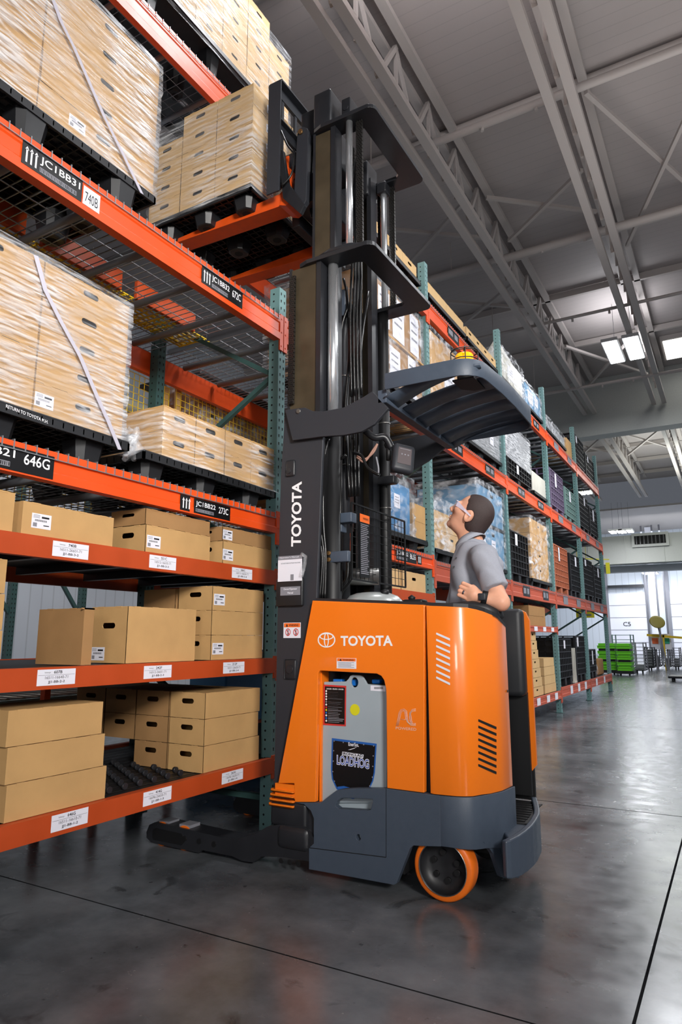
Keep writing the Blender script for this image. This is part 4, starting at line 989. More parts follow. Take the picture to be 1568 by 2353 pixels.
for k in range(4): carton(XR-.8, XR-.04, 9.65, 10.7, 1.951+k*.22, 2.169+k*.22, 'tan box in shiny film, %s of the tall stack' % ('bottom','second','third','top')[k], 'tan boxes in shiny film', m='card', hx=True)
wrap(XR-.82, XR-.025, 9.62, 10.73, 1.95, 2.86, 'wrapC', 'shiny crumpled film around the tall tan stack', .02)
crate(11.05, 12.15, Z2b+.002, 2.62, M['ocrate'], 'brown-orange lattice crate on the second beam level'); crate(12.3, 13.2, Z2b+.002, 2.6, M['tote'], 'black lattice crate right of the brown-orange one')
crate(13.5, 14.55, Z2b+.002, 2.65, M['tote'], 'black lattice crate on the second beam level of the farthest bay, left one'); crate(14.65, 15.6, Z2b+.002, 2.6, M['tote'], 'black lattice crate on the second beam level of the farthest bay, right one')
# shelf of second bay
for k in range(4): carton(XR-.45, XR-.04, 3.6+k*.55, 4.12+k*.55, 1.507, 1.68, 'pale box on the upper shelf of the second bay, %s from the left' % NB[k], 'pale boxes on the second bay shelf', hx=True, m='card3')
# fourth bay low shelf and floor boxes
for k in range(2): carton(XR-.6, XR-.04, 9.35+.02*k, 10.3, 1.282+k*.14, 1.42+k*.14, 'tan box on the low shelf of the fourth bay, %s one' % ('lower','upper')[k], 'boxes on the low shelf of the fourth bay', m='card2')
for k in range(7): carton(XR-.4, XR-.04, 9.3+.01*k-.01, 9.95-.045*k, .332+k*.125, .4545+k*.125, 'small tan box, %s from the bottom of the tall leaning stack beyond the truck' % NB[k], 'tan boxes in the leaning stack', hx=True, m='card3')
for k in range(4): carton(XR-.4, XR-.04, 10.05, 10.75-.02*k, .332+k*.125, .4545+k*.125, 'tan box, %s from the bottom of the short stack beside the fourth post' % NB[k], 'tan boxes in the short stack', m='card3')
block(10.0, 10.8, .332, 1.1, 'tote', 'black tote behind the short tan stack', .5, 'storage_tote', 'tote', holes=((.5,.8),), x1=XR-.46)
# low level of last bays
for k, (a, b, h) in enumerate(((11.0,12.0,1.1),(12.35,13.2,1.15),(13.5,14.3,.9))):
    crate(a, b, .372, h, M['tote'], 'black crate on the floor-level beam, %s after the fourth post' % NB[k])
mb = MB()
for y in (12.12, 12.28): mb.bar((XR-.05, y, .39), (XR-.05, y, .95), .03, .03)
mb.box(XR-.07, XR-.03, 12.1, 12.3, .372, .4); tag(mb.build('pale_tube_stand', M['beige']), 'pale tube stand between the black crates on the low level', 'stand')
mb = MB(); mb.lathe([(0,0),(.16,.0),(.2,.1),(.17,.22),(.08,.3),(0,.31)], (XR-.25, 14.6, .372), n=14); tag(mb.build('plastic_bag', M['bag']), 'silvery plastic bag on the low level of the farthest bay', 'bag')
mb = MB(); mb.rbox(XR-.5, XR-.1, 14.9, 15.5, .372, .7, .03); tag(mb.build('wrapped_bundle', M['card2']), 'brown bundle at the far end of the low level', 'bundle')
# ================================================================ reach truck
YS = 2.90; YF = 3.78
T = thing('reach_truck', (-1.45, 3.35, 0), 'orange and charcoal stand-up reach truck with raised black mast and grey overhead guard', 'forklift')
def part(mb, name, m, parent=None, bev=0, label=None, fix=True):
    o = mb.build(name, m if isinstance(m, list) else M[m] if isinstance(m, str) else m, parent or T, fix=fix)
    if bev: bevel(o, bev)
    if label: o['label'] = label
    return o
def arc(cx, cz, r, a0, a1, n=6): return [(cx+r*math.cos(math.radians(a0+(a1-a0)*k/n)), cz+r*math.sin(math.radians(a0+(a1-a0)*k/n))) for k in range(n+1)]
# -- front side panel (orange) with battery opening
tl = XZ([(719,1380)], YS)[0]; S0 = XZ([(976,1390)], YS)[0]; S1 = XZ([(975,1822)], YS)[0]
out = XZ([(719,1380),(976,1390),(975,1822),(890,1811),(888,1600),(887,1580),(883,1563),(876,1553),(866,1548),(737,1541),(733,1543),(731,1548),(725,1843),(678,1843),(676,1800),(640,1800)], YS)
mb = MB(); mb.prism(out, 'y', YS, YS+.03)
side = part(mb, 'side_panel', 'torange', bev=.003)
# ribbed foot of the panel
mb = MB()
for k in range(4):
    a = XZ([(626-1.5*k,1812+k*11),(677,1812+k*11),(677,1823+k*11),(624-1.5*k,1823+k*11)], YS)
    mb.rbox(a[3][0], a[1][0], YS-.012, YS+.12, a[2][1]+.001, a[0][1]-.001, .009)
part(mb, 'ribbed_skirt', 'torange')
# nose of the body turning towards the mast
mb = MB()
nose = XZ([(719,1380),(640,1800),(627,1812),(627,1800),(640,1790),(705,1380)], YS)
mb.add([(out[0][0], YS, out[0][1]), (out[0][0], YF, out[0][1]), (out[15][0], YF, out[15][1]), (out[15][0], YS, out[15][1])], [(0,1,2,3)])
mb.box(out[15][0]-.02, out[13][0], YS+.001, YS+.03, out[12][1]-.0, out[15][1])
part(mb, 'front_panel', 'torange')
# opening returns
xl = XZ([(732,1700)], YS)[0][0]; xr = XZ([(889,1700)], YS)[0][0]
zt = XZ([(800,1544)], YS)[0][1]
mb = MB(); mb.box(xl-.012, xl-.002, YS+.031, YS+.12, .33, zt); mb.box(xl-.012, xr+.012, YS+.031, YS+.12, zt+.0, zt+.01); part(mb, 'opening_liner', 'torange')
mb = MB(); mb.box(xl-.02, xr+.02, YS+.18, YS+.2, .2, zt+.05); mb.box(xl-.013, xl-.0125, YS+.04, YS+.2, .2, zt); part(mb, 'compartment_back', 'mblack')
# -- battery
YB = YS+.045
bo = XZ([(745,1567),(795,1566),(801,1560),(805,1553),(810,1551),(828,1552),(833,1554),(838,1562),(844,1572),(889,1575),(889,1845),(738,1845)], YB)
hc = XZ([(815,1568)], YB)[0]
mb = MB(); mb.prism(bo, 'y', YB, YB+.012, [[(hc[0]+.02*math.cos(a*math.pi/8), hc[1]+.024*math.sin(a*math.pi/8)) for a in range(16)]])
bat = part(mb, 'battery', 'battery', bev=.002)
mb = MB(); mb.box(bo[0][0], bo[9][0], YB+.012, YS+.17, .25, bo[0][1]-.03); part(mb, 'battery_case', 'battery', bat)
mb = MB()
q = XZ([(770,1562),(790,1567),(858,1560),(885,1572),(805,1575),(822,1562)], YB+.05)
mb.rbox(q[0][0], q[1][0], YB+.03, YB+.07, q[1][1]-.02, q[0][1]+.005, .004)
mb.rbox(q[2][0], q[3][0]-.02, YB+.03, YB+.07, q[3][1], q[2][1], .008); mb.rbox(q[4][0], q[5][0], YB+.03, YB+.07, q[4][1], q[5][1]+.002, .004)
part(mb, 'cell_caps', 'blue', bat)
def plate(pts, Y, th, name, m, par, mats=None):
    mb = MB(); mb.prism(XZ(pts, Y), 'y', Y, Y+th); return mb
# danger label
D = YB-.0015
mb = plate([(744,1573),(796,1576),(795,1669),(743,1666)], D, .001, '', '', None)
mb.prism(XZ([(747,1577),(793,1580),(792,1665),(746,1662)], D-.0006), 'y', D-.0006, D, mi=1)
q = lambda x, y: P(x, y, Y=D-.0012)
a = q(751,1584); b = q(790,1584); mb.text('DANGER - PELIGRO - DANGER', a, (b.x-a.x,0,0), (0,0,.006), 2, .02)
for k in range(19):
    a = q(754,1590+k*3.8+(.6 if k > 9 else 0)); b = q(random.uniform(775,791), 1590+k*3.8+1.4); mb.box(a.x, b.x, D-.0009, D-.0006, b.z, a.z-.0004, 3)
for k in range(12):
    c = q(750,1588+k*6.2); r = .0058
    mb.add([(c.x+r, D-.001, c.z), (c.x, D-.001, c.z+r), (c.x-r, D-.001, c.z), (c.x, D-.001, c.z-r)], [(0,1,2,3)], (2,2,2,2,3,2,4,5,6,2,6,2)[k])
part(mb, 'danger_label', [M['red'], M['blabel'], M['white'], M['lgrey'], M['red'], M['yellow'], M['blue']], bat, label='black danger label with a red border', fix=False)
c = q(815.5,1631); mb = MB(); mb.cyl((c.x, D, c.z), (c.x, D+.001, c.z), .0265, n=24); part(mb, 'round_sticker', 'yellow', bat, label='yellow round sticker')
mb = plate([(852,1575),(886,1577),(886,1589),(852,1587)], D, .001, '', '', None)
for k in range(15):
    a = q(860+k*1.4,1578.5); b = q(860+k*1.4+.8,1583.5); mb.box(a.x, b.x, D-.0004, D, b.z, a.z, 1)
part(mb, 'barcode_label', [M['paper'], M['ink']], bat, label='white barcode label')
# shield emblem : plate, border, lettering (the animal on it is left out)
sh = [(763,1696),(866,1709),(862,1775),(858,1795),(850,1812),(838,1826),(812,1836),(785,1828),(773,1812),(763,1790),(761,1770)]
def inset(pts, f): 
    cx = sum(p[0] for p in pts)/len(pts); cy = sum(p[1] for p in pts)/len(pts); return [(cx+(x-cx)*f, cy+(y-cy)*f) for x, y in pts]
mb = plate(sh, D, .001, '', '', None); mb.prism(XZ(inset(sh,.94), D-.0005), 'y', D-.0005, D, mi=1)
mb.prism(XZ([(787,1727),(836,1734),(835,1742),(786,1735)], D-.0009), 'y', D-.0009, D-.0005, mi=2)
def tx(s, p0, p1, p2, mi, bold=.0, Yq=None):
    Yq = Yq or D-.0013; o = P(*p0, Y=Yq); r = P(*p1, Y=Yq)-o; u = P(*p2, Y=Yq)-o; r.y = 0; u.y = 0; mb.text(s, o, r, u, mi, bold)
tx('IRONCLAD', (788,1734), (834,1740), (788,1728), 1, .03)
tx('EnerSys.', (801,1716.5), (825,1719), (801,1705), 2, .02)
mb.prism(XZ([(800,1723),(817,1718),(815,1720),(806,1723)], D-.0009), 'y', D-.0009, D-.0005, mi=2)
tx('LOADHOG', (774,1757), (849,1768), (774,1734), 2, .06); tx('LOADHOG', (775,1755.5), (848,1766.5), (775,1735.5), 3, .0, D-.0018)
for p in ((768,1703),(789,1706),(836,1711),(859,1714),(767,1725),(766,1749),(765,1773),(858,1737),(857,1761),(856,1786),(850,1806),(769,1795)):
    c = q(*p); mb.cyl((c.x, D-.0012, c.z), (c.x, D-.0005, c.z), .003, n=10, mi=4)
mb.prism(XZ([(775,1808),(790,1806),(812,1812),(845,1811),(838,1826),(812,1836),(785,1828)], D-.0009), 'y', D-.0009, D-.0005, mi=0)
part(mb, 'shield_emblem', [mat('emblem_blue', S(36,92,170), .4), M['blabel'], M['paper'], mat('letter_blue', S(40,70,160), .4), M['lgrey']], bat, label='black shield emblem with blue border and lettering', fix=False)
# -- lettering on side
F = YS-.0012
def stx(s, p0, p1, p2, name, m='white', bold=.0, Yq=F, par=None, label=None):
    o = P(*p0, Y=Yq); r = P(*p1, Y=Yq)-o; u = P(*p2, Y=Yq)-o; r.y = 0; u.y = 0
    mb = MB(); mb.text(s, o, r, u, 0, bold); return part(mb, name, m, par or side, label=label, fix=False)
stx('TOYOTA', (783,1484.5), (903,1484.5), (783,1461), 'lettering', bold=.03)
mb = MB(); c = P(750.5,1470.5,Y=F)
def ring(cx, cz, a, b, w, mbx=mb, n=32, f2=None):
    vs = []
    for k in range(n):
        t = 2*math.pi*k/n; vs.append((cx+a*math.cos(t), F, cz+b*math.sin(t))); vs.append((cx+(a-w)*math.cos(t), F, cz+(b-w*.8)*math.sin(t)))
    mbx.add(vs, [(2*k, 2*k+1, (2*k+3) % (2*n), (2*k+2) % (2*n)) for k in range(n)])
ring(c.x, c.z, .051, .037, .007); n0 = len(mb.v); ring(c.x, c.z+.0165, .040, .0165, .006); n1 = len(mb.v); ring(c.x, c.z, .0145, .0345, .006)
mb.v = [(v[0], v[1]-(.0002 if n0 <= i < n1 else .0004 if i >= n1 else 0), v[2]) for i, v in enumerate(mb.v)]
part(mb, 'oval_emblem', 'white', side, fix=False)
def warn(pts, Y, par, name, two=False):
    a = P(*pts[0], Y=Y); b = P(*pts[1], Y=Y); mb = MB(); h = a.z-b.z; w = b.x-a.x
    mb.box(a.x, b.x, Y, Y+.001, b.z, a.z, 0); mb.box(a.x+w*.03, b.x-w*.03, Y-.0005, Y, a.z-h*.3, a.z-h*.03, 1)
    mb.text('WARNING', (a.x+w*.32, Y-.0008, a.z-h*.25), (w*.55,0,0), (0,0,h*.16), 2, .02)
    mb.add([(a.x+w*.14, Y-.0008, a.z-h*.26), (a.x+w*.27, Y-.0008, a.z-h*.26), (a.x+w*.205, Y-.0008, a.z-h*.06)], [(0,1,2)], 2)
    if two:
        for k in (0,1):
            cx = a.x+w*(.27+.46*k); cz = a.z-h*.62; r = w*.15; vs = []
            for j in range(20):
                t = j*math.pi/10; vs += [(cx+r*math.cos(t), Y-.0008, cz+r*1.2*math.sin(t)), (cx+r*.75*math.cos(t), Y-.0008, cz+r*.9*math.sin(t))]
            mb.add(vs, [(2*j, 2*j+1, (2*j+3) % 40, (2*j+2) % 40) for j in range(20)], 3); mb.box(cx-r*.15, cx+r*.15, Y-.0007, Y, cz-r, cz+r*.7, 2); mb.bar((cx-r*.7, Y-.0009, cz+r*.8), (cx+r*.7, Y-.0009, cz-r*.8), .0004, .003, 3)
    else:
        for k in range(5): mb.box(a.x+w*.08, a.x+w*(.9-.15*(k % 2)), Y-.0006, Y, a.z-h*(.4+k*.11)-.0022, a.z-h*(.4+k*.11), 4)
    return part(mb, name, [M['paper'], M['wlab'], M['ink'], M['red'], M['lgrey']], par, label='white and orange warning label', fix=False)
warn([(774,1512),(819,1537)], F, side, 'warning_label')
# AC powered logo
mb = MB()
def P2(x, y): c = P(x, y, Y=F); return (c.x, F, c.z)
for k in range(3):
    o = k*2.3
    mb.tube([P2(911+o,1668),(P2(915+o,1650)),P2(917+o,1638+o*.3),P2(921+o*.5,1631+o),P2(929-o*.2,1629+o),P2(935-o,1634+o*.4),P2(937-o,1650),P2(939-o*.6,1662-o*.5),P2(945,1667-o),P2(956,1667-o)], .0011, 4)
    mb.tube([P2(956,1629+o),P2(948,1630+o),P2(942+o*.4,1638+o*.4),P2(941+o,1648),P2(942+o,1657),P2(947+o*.3,1664-o)], .0011, 4)
mb.tube([P2(921,1652),P2(929,1654),P2(934,1652)], .001, 4)
o = P(910,1676,Y=F); mb.text('POWERED', o, (P(957,1676,Y=F).x-o.x,0,0), (0,0,.012), 0, 0)
part(mb, 'ac_logo', mat('silver_print', S(222,190,170), .4), side, label='silver logo reading AC POWERED', fix=False)
# -- rear cover : swept along plan path
PLAN = [(S0[0]+.008, YS), (-1.20, YS), (-1.14, YS), (-1.095, YS+.003), (-1.06, YS+.016), (-1.035, YS+.036), (-1.01, YS+.085), (-.99, YS+.13), (-.965, YS+.18), (-.957, YS+.20), (-.952, YS+.225), (-.948, YS+.33)]
def uoff(i): return i
PYT = [1391,1392,1393,1394,1395,1396,1400,1405,1413,1416,1421,1441]
PYB = [1823,1825,1828,1830,1830.5,1830,1826,1824,1819,1817,1814,1806]
def sweep(plan, pyt, pyb, th=.02, mi=0, zt=None, zb=None):
    mb = MB(); n = len(plan); ov = []; iv = []
    for i, (x, y) in enumerate(plan):
        a = Vector(plan[min(i+1,n-1)])-Vector(plan[max(i-1,0)]); nn = Vector((-a.y, a.x)).normalized()
        z1 = zt[i] if zt else Zat(x, y, pyt[i]); z0 = zb[i] if zb else Zat(x, y, pyb[i])
        ov.append([(x, y, z0), (x, y, z1)]); iv.append([(x+nn.x*th, y+nn.y*th, z0), (x+nn.x*th, y+nn.y*th, z1)])
    vs = [v for p in ov for v in p]+[v for p in iv for v in p]; m = 2*n; fs = []
    for i in range(n-1):
        fs += [(2*i, 2*i+2, 2*i+3, 2*i+1), (m+2*i, m+2*i+1, m+2*i+3, m+2*i+2), (2*i+1, 2*i+3, m+2*i+3, m+2*i+1), (2*i, m+2*i, m+2*i+2, 2*i+2)]
    fs += [(0,1,m+1,m), (2*n-2, m+2*n-2, m+2*n-1, 2*n-1)]
    mb.add(vs, fs, mi); return mb, ov, iv
mb, ov, iv = sweep(PLAN, PYT, PYB)
mb.s = [True]*len(mb.s); rc = part(mb, 'rear_cover', 'torange'); bevel(rc, .002, 2)
# inner return wall of the near body towards the operator
mb = MB(); x, y = PLAN[-1]; zz = ov[-1][1][2]
mb.add([(x, y, .3), (x, y, zz), (-1.38, YS+.38, zz+.05), (-1.38, YS+.38, .3)], [(0,1,2,3)]); part(mb, 'inner_wall', 'mast')
# vents
def onplan(px, py, a, b):
    """pixel on the vertical plane through plan points a,b"""
    d = Vector(_ray(px, py)); n = Vector((-(b[1]-a[1]), b[0]-a[0])); t = (n.x*a[0]+n.y*a[1])/(n.x*d.x+n.y*d.y); return Vector((t*d.x, t*d.y, CAMZ+t*d.z)), Vector((n.x, n.y, 0)).normalized()
def slots(rows, a, b, m, name):
    mb = MB()
    for (x0, y0, x1, y1, h) in rows:
        vs = []
        for px, py in ((x0,y0),(x0+1,y0-.5),(x1,y1),(x1,y1+h),(x1-1,y1+h),(x0,y0+h-1)):
            p, n = onplan(px, py, a, b); n = n if n.dot(Vector((p.x, p.y, 0))) < 0 else -n; vs.append(p+n*.0015)
        mb.add(vs, [tuple(range(6))])
    return part(mb, name, m, rc)
slots([(1003,1454+k*14.4,1035,1467+k*14.6,5) for k in range(8)], (-1.2,YS), (-1.1,YS), 'paper', 'reflection_vent')  # slots coloured white to stand in for bright reflections in the vent
slots([(1099,1653+k*14.7,1141,1670+k*14.7,6) for k in range(8)], PLAN[5], PLAN[8], 'hole', 'dark_vent')
for px, py in ((1166,1588),): p, n = onplan(px, py, PLAN[10], PLAN[11]); mb = MB(); mb.cyl(p, p+Vector((.004,0,0)), .006, n=12); part(mb, 'bolt', 'mast', rc)
# -- top deck
def topz(i): return ov[i][1][2]
zf = out[0][1]
pts = [(out[0][0], YS+.03, zf)]+[(x, y+.02 if i < 8 else y, topz(i)+.002) for i, (x, y) in enumerate(PLAN)]+[(-1.36, YS+.4, 1.245), (-1.42, YF-.03, 1.25), (out[0][0], YF-.03, zf)]
mb = MB(); mb.add(pts, [tuple(range(len(pts)))]); mb.add([(p[0], p[1], p[2]+.014) for p in pts[:-3]]+[(p[0], p[1], p[2]-.01) for p in pts[:-3]], [(i, i+1, len(pts)-3+i+1, len(pts)-3+i) for i in range(len(pts)-4)])
part(mb, 'top_deck', 'pad')
mb = MB(); mb.box(-1.81, -1.40, YS+.21, YF-.03, .12, 1.235); part(mb, 'hull_core', 'mast')
mb = MB(); mb.box(-1.38, -1.13, YS+.04, YS+.1, .4, 1.1); mb.box(-1.38, -1.08, YS+.1, YS+.3, .4, 1.1);  part(mb, 'drive_housing', 'mblack')
# armrest pad
mb = MB(); a = [P(1010,1393,Y=3.06), P(1040,1394,Y=3.09), P(1085,1395,Y=3.1), P(1115,1401,Y=3.12), P(1136,1409,Y=3.14), P(1146,1418,Y=3.16)]
mb.tube([(p.x, p.y, p.z) for p in a], .03, 12, rs=[.008,.02,.03,.033,.031,.012]); mb.tube([(p.x, p.y+.06, p.z) for p in a], .03, 12, rs=[.008,.022,.033,.035,.031,.012])
o = part(mb, 'armrest_pad', 'pad'); 
mb = MB(); mb.rbox(-1.30, -1.02, 3.02, 3.2, 1.18, 1.245, .02); part(mb, 'armrest_base', 'mast', o)
# dash dome, controls
c = P(858,1372,Y=3.45); mb = MB(); mb.lathe([(.17,-.03),(.165,.0),(.14,.025),(.1,.04),(.05,.046),(0,.047)], (c.x, c.y, c.z-.02), n=28)
o = part(mb, 'steering_dome', 'silver'); 
mb = MB(); mb.lathe([(.19,-.05),(.185,-.02),(.17,-.012),(.17,-.05)], (c.x, c.y, c.z-.02), n=28); mb.rbox(c.x-.2, c.x+.35, 3.2, 3.7, 1.2, 1.265, .02); part(mb, 'dashboard', 'pad')
mb = MB(); k0 = P(885,1366,Y=3.4); mb.cyl((k0.x, k0.y, k0.z-.03), (k0.x, k0.y, k0.z), .012); mb.lathe([(0,0),(.02,.0),(.024,.012),(.02,.024),(0,.03)], (k0.x, k0.y, k0.z), n=14); part(mb, 'steering_knob', 'mblack', o)
k0 = P(955,1382,Y=3.25); mb = MB(); mb.rbox(k0.x-.06, k0.x+.05, 3.22, 3.3, k0.z-.02, k0.z+.01, .01); mb.lathe([(0,0),(.016,.0),(.02,.014),(.0,.028)], (k0.x-.02, 3.25, k0.z+.008), n=14); part(mb, 'control_handle', 'mblack')
# -- far side panel
mb = MB()
mb.prism([(-1.83,.9),(-.99,.42),(-.965,.45),(-.965,1.2),(-.985,1.245),(-1.02,1.262),(-1.83,1.285)], 'y', YF-.045, YF-.025); fo = part(mb, 'far_side_panel', 'torange')
mb = MB(); mb.rbox(-1.7, -.985, YF-.135, YF-.046, .80, 1.262, .03, n=4); part(mb, 'side_cushion', 'pad')
mb = MB(); mb.box(-1.7, -.99, YF-.07, YF-.047, .3, .82); mb.box(-1.4, -.985, YF-.024, YF-.004, .27, .44); part(mb, 'inner_far_panel', 'mblack')
mb = MB(); mb.box(-1.42, -1.40, 3.2, YF-.07, .25, 1.2); part(mb, 'front_bulkhead', 'mblack')
# -- floor and rear bumper
mb = MB(); mb.box(-1.42, -1.0, YS+.22, YF-.05, .22, .262)
mb.prism([(-1.42,3.14),(-.97,3.14),(-.955,3.25),(-.895,3.26),(-.893,3.3),(-.905,3.4),(-.945,3.56),(-.99,3.70),(-1.42,3.70)], 'z', .235, .276); 
for k in range(14): x = -1.38+k*.033; mb.box(x, x+.012, YS+.2, YF-.07, .262, .267)
for k in range(9): y = 3.28+k*.045; mb.box(-1.3, -.915-.001*k*k, y, y+.014, .276, .281)
part(mb, 'floor_mat', 'mblack')
bp = [(-.907,2.952),(-.892,2.972),(-.874,3.03),(-.863,3.11),(-.859,3.2),(-.862,3.28),(-.876,3.4),(-.9,3.5),(-.93,3.6),(-.975,3.74)]
mb, o1, o2 = sweep(bp, None, None, .028, zt=[.272+.004*min(i,5) for i in range(10)], zb=[.128,.125,.12,.12,.12,.12,.12,.12,.12,.13]); mb.s = [False]*len(mb.s)
mb.prism([(-.90,2.985),(-.885,3.03),(-.873,3.11),(-.87,3.2),(-.873,3.28),(-.886,3.4),(-.94,3.6),(-.985,3.73),(-1.0,3.3),(-.96,3.1)], 'z', .255, .27)
part(mb, 'rear_bumper', 'char', bev=.006)
# -- chassis side skirt
ch = XZ([(678,1844),(725,1844),(737,1845),(752,1833),(774,1816),(790,1813),(820,1811),(890,1812),(975,1823.5),(1012,1828),(1015,1945),(976,1944),(951,1942.6),(943,1950),(912,2030),(906,2033),(711,1997),(711,1948),(722,1938),(722,1880),(715,1862),(700,1848)], YS)
hole = XZ([(772,1852),(775,1842),(785,1834),(796,1833),(857,1836),(858,1842),(853,1860),(848,1862),(780,1858)], YS)
h2 = [(p[0], p[1]) for p in [((XZ([(825,1924)],YS)[0][0]+.012*math.cos(a*math.pi/6)), (XZ([(825,1924)],YS)[0][1]+.014*math.sin(a*math.pi/6))) for a in range(12)]]
mb = MB(); mb.prism(ch, 'y', YS-.004, YS+.03, [hole, h2]); skirt = part(mb, 'chassis_skirt', 'char', bev=.003)
mb = MB(); a = XZ([(711,1948),(888,1970),(888,1812)], YS-.0045)
mb.bar((a[0][0], YS-.0045, a[0][1]), (a[1][0], YS-.0045, a[1][1]), .001, .003); mb.bar((a[1][0], YS-.0045, a[1][1]), (a[2][0], YS-.0045, a[2][1]), .003, .001); part(mb, 'panel_seam', 'mblack', skirt)
mb = MB(); mb.box(-1.5,-1.46,YS+.03,YS+.05,.1,.14); mb.box(P(826,1924,Y=YS).x-.02, P(826,1924,Y=YS).x+.02, YS+.031, YS+.034, .2, .26); part(mb, 'hole_backing', 'battery', skirt)
PB2 = [(XZ([(1012,1828)],YS)[0][0]-.002, YS-.004), (-1.14, YS-.004), (-1.09, YS), (-1.055, YS+.014), (-1.03, YS+.034), (-1.005, YS+.085), (-.985, YS+.13), (-.958, YS+.185), (-.95, YS+.205), (-.945,YS+.23), (-.94, YS+.34)]
zt_ = [Zat(x, y, p) for (x, y), p in zip(PB2, [1828.5,1830,1832,1832.5,1832,1828,1825,1820,1818,1815,1807])]
zb_ = [Zat(x, y, p) for (x, y), p in zip(PB2, [1945,1947,1951,1953,1953,1950,1949,1949,1985,2016,2018])]
mb, _a, _b = sweep(PB2, None, None, .02, zt=zt_, zb=zb_); mb.s = [True]*len(mb.s); o = part(mb, 'chassis_rear_skirt', 'char'); bevel(o, .002)
mb = MB(); vs = []
for px, py in ((1112,1935),(1124,1948),(1134,1962),(1152,2014),(1160,2018),(1176,2014),(1176,1925)):
    p, n = onplan(px, py, PB2[5], PB2[10]); n = n if n.dot(Vector((p.x, p.y, 0))) < 0 else -n; vs.append(p+n*.0)
vs += [v-n*.02 for v in vs]; k_ = 7
mb.add(vs, [tuple(range(k_)), tuple(range(2*k_-1, k_-1, -1))]+[(i, (i+1) % k_, k_+(i+1) % k_, k_+i) for i in range(k_)]); part(mb, 'skirt_tail', 'char', o)
mb = MB(); mb.box(-1.80, -1.36, YS+.031, YF-.03, .08, .2); mb.box(-1.0,-.97,YS+.34,YF-.1,.1,.215); mb.box(-1.36, -1.0, YS+.3, YF-.1, .14, .215); part(mb, 'chassis_frame', 'mblack')
# -- drive wheel, big and orange
wc = P(1019,2010,Y=YS+.01); cx = -1.178; r = .135; cz = r
Y0 = YS+.02; Y1 = YS+.14
mb = MB(); prof = [(r*.8,0),(r*.93,.0),(r*.98,.006),(r,.02),(r,.07),(r*.97,.085),(r*.8,.09)]
mb.lathe([(p[0], p[1]) for p in prof], (cx, Y0, cz), (0,1,0), 48); w = part(mb, 'drive_wheel', 'tyre', label='orange polyurethane drive wheel')
mb = MB(); mb.lathe([(r*.81,.0),(r*.79,-.004),(r*.77,.002),(r*.72,.03),(r*.5,.045),(0,.045)], (cx, Y0, cz), (0,1,0), 40); part(mb, 'hub', 'disc', w)
mb = MB(); mb.lathe([(r*.815,-.001),(r*.8,-.006),(r*.785,-.001)], (cx, Y0, cz), (0,1,0), 40); part(mb, 'rim_ring', 'steel', w)
for a in (20, 100, 160, 220, 280, 340):
    x = cx+r*.42*math.cos(math.radians(a)); z = cz+r*.42*math.sin(math.radians(a)); mb = MB(); mb.cyl((x, Y0+.03, z), (x, Y0+.05, z), .013, n=12); part(mb, 'hub_bolt', 'mblack', w)
mb = MB(); mb.cyl((-1.2, YF-.2, .1), (-1.2, YF-.1, .1), .1, n=24); part(mb, 'caster_wheel', 'mblack')
# -- base legs
def leg(ya, near):
    s = 1
    mb = MB()
    top = [(-2.895,.03),(-2.90,.06),(-2.88,.1),(-2.84,.118),(-2.4,.105),(-2.28,.11),(-2.16,.15),(-2.09,.19),(-2.02,.21),(-1.87,.22),(-1.80,.16),(-1.80,.07),(-2.0,.065),(-2.12,.05),(-2.17,.015),(-2.24,.012),(-2.3,.025),(-2.5,.025),(-2.52,.008),(-2.75,.01),(-2.86,.012)]
    mb.prism(top, 'y', ya, ya+.12)
    o = part(mb, 'load_leg', 'mast', bev=.008)
    mb = MB()
    for x in (-2.80, -2.64):
        mb = MB(); mb.cyl((x, ya+.015, .061), (x, ya+.105, .061), .061, n=24); part(mb, 'load_wheel', 'tyre', o)
    for xa in (-2.83,-2.68): mb = MB(); mb.box(xa, xa+.075, ya+.02, ya+.1, .108, .126); part(mb, 'wheel_guard', 'lgrey', o)
    bx = [(-2.52,.065,.014),(-2.42,.065,.014),(-2.62,.065,.014)]+([(-1.9,.05,.012),(-1.95,.05,.012),(-2.0,.05,.012)] if near else [])
    for x, z, r_ in bx: mb = MB(); mb.cyl((x, ya-.004, z), (x, ya, z), r_, n=12); part(mb, 'leg_bolt', 'mblack', o)
    if near:
        mb = MB(); mb.prism([(-2.85,.04),(-2.84,.03),(-2.64,.03),(-2.62,.05),(-2.64,.085),(-2.83,.09),(-2.85,.08)], 'y', ya-.003, ya)
        part(mb, 'wheel_cover', 'mblack', o)
leg(YS+.0, True); leg(YF-.13, False)
mb = MB(); mb.rbox(-2.075, -1.86, YS+.0, YS+.16, .2, .325, .02); mb.rbox(-1.93,-1.8, YS+.02, YS+.16, .07, .31, .02); mb.rbox(-2.03,-1.84, YS-.012, YS+.15, .1, .215, .03); part(mb, 'leg_shroud', 'mast')
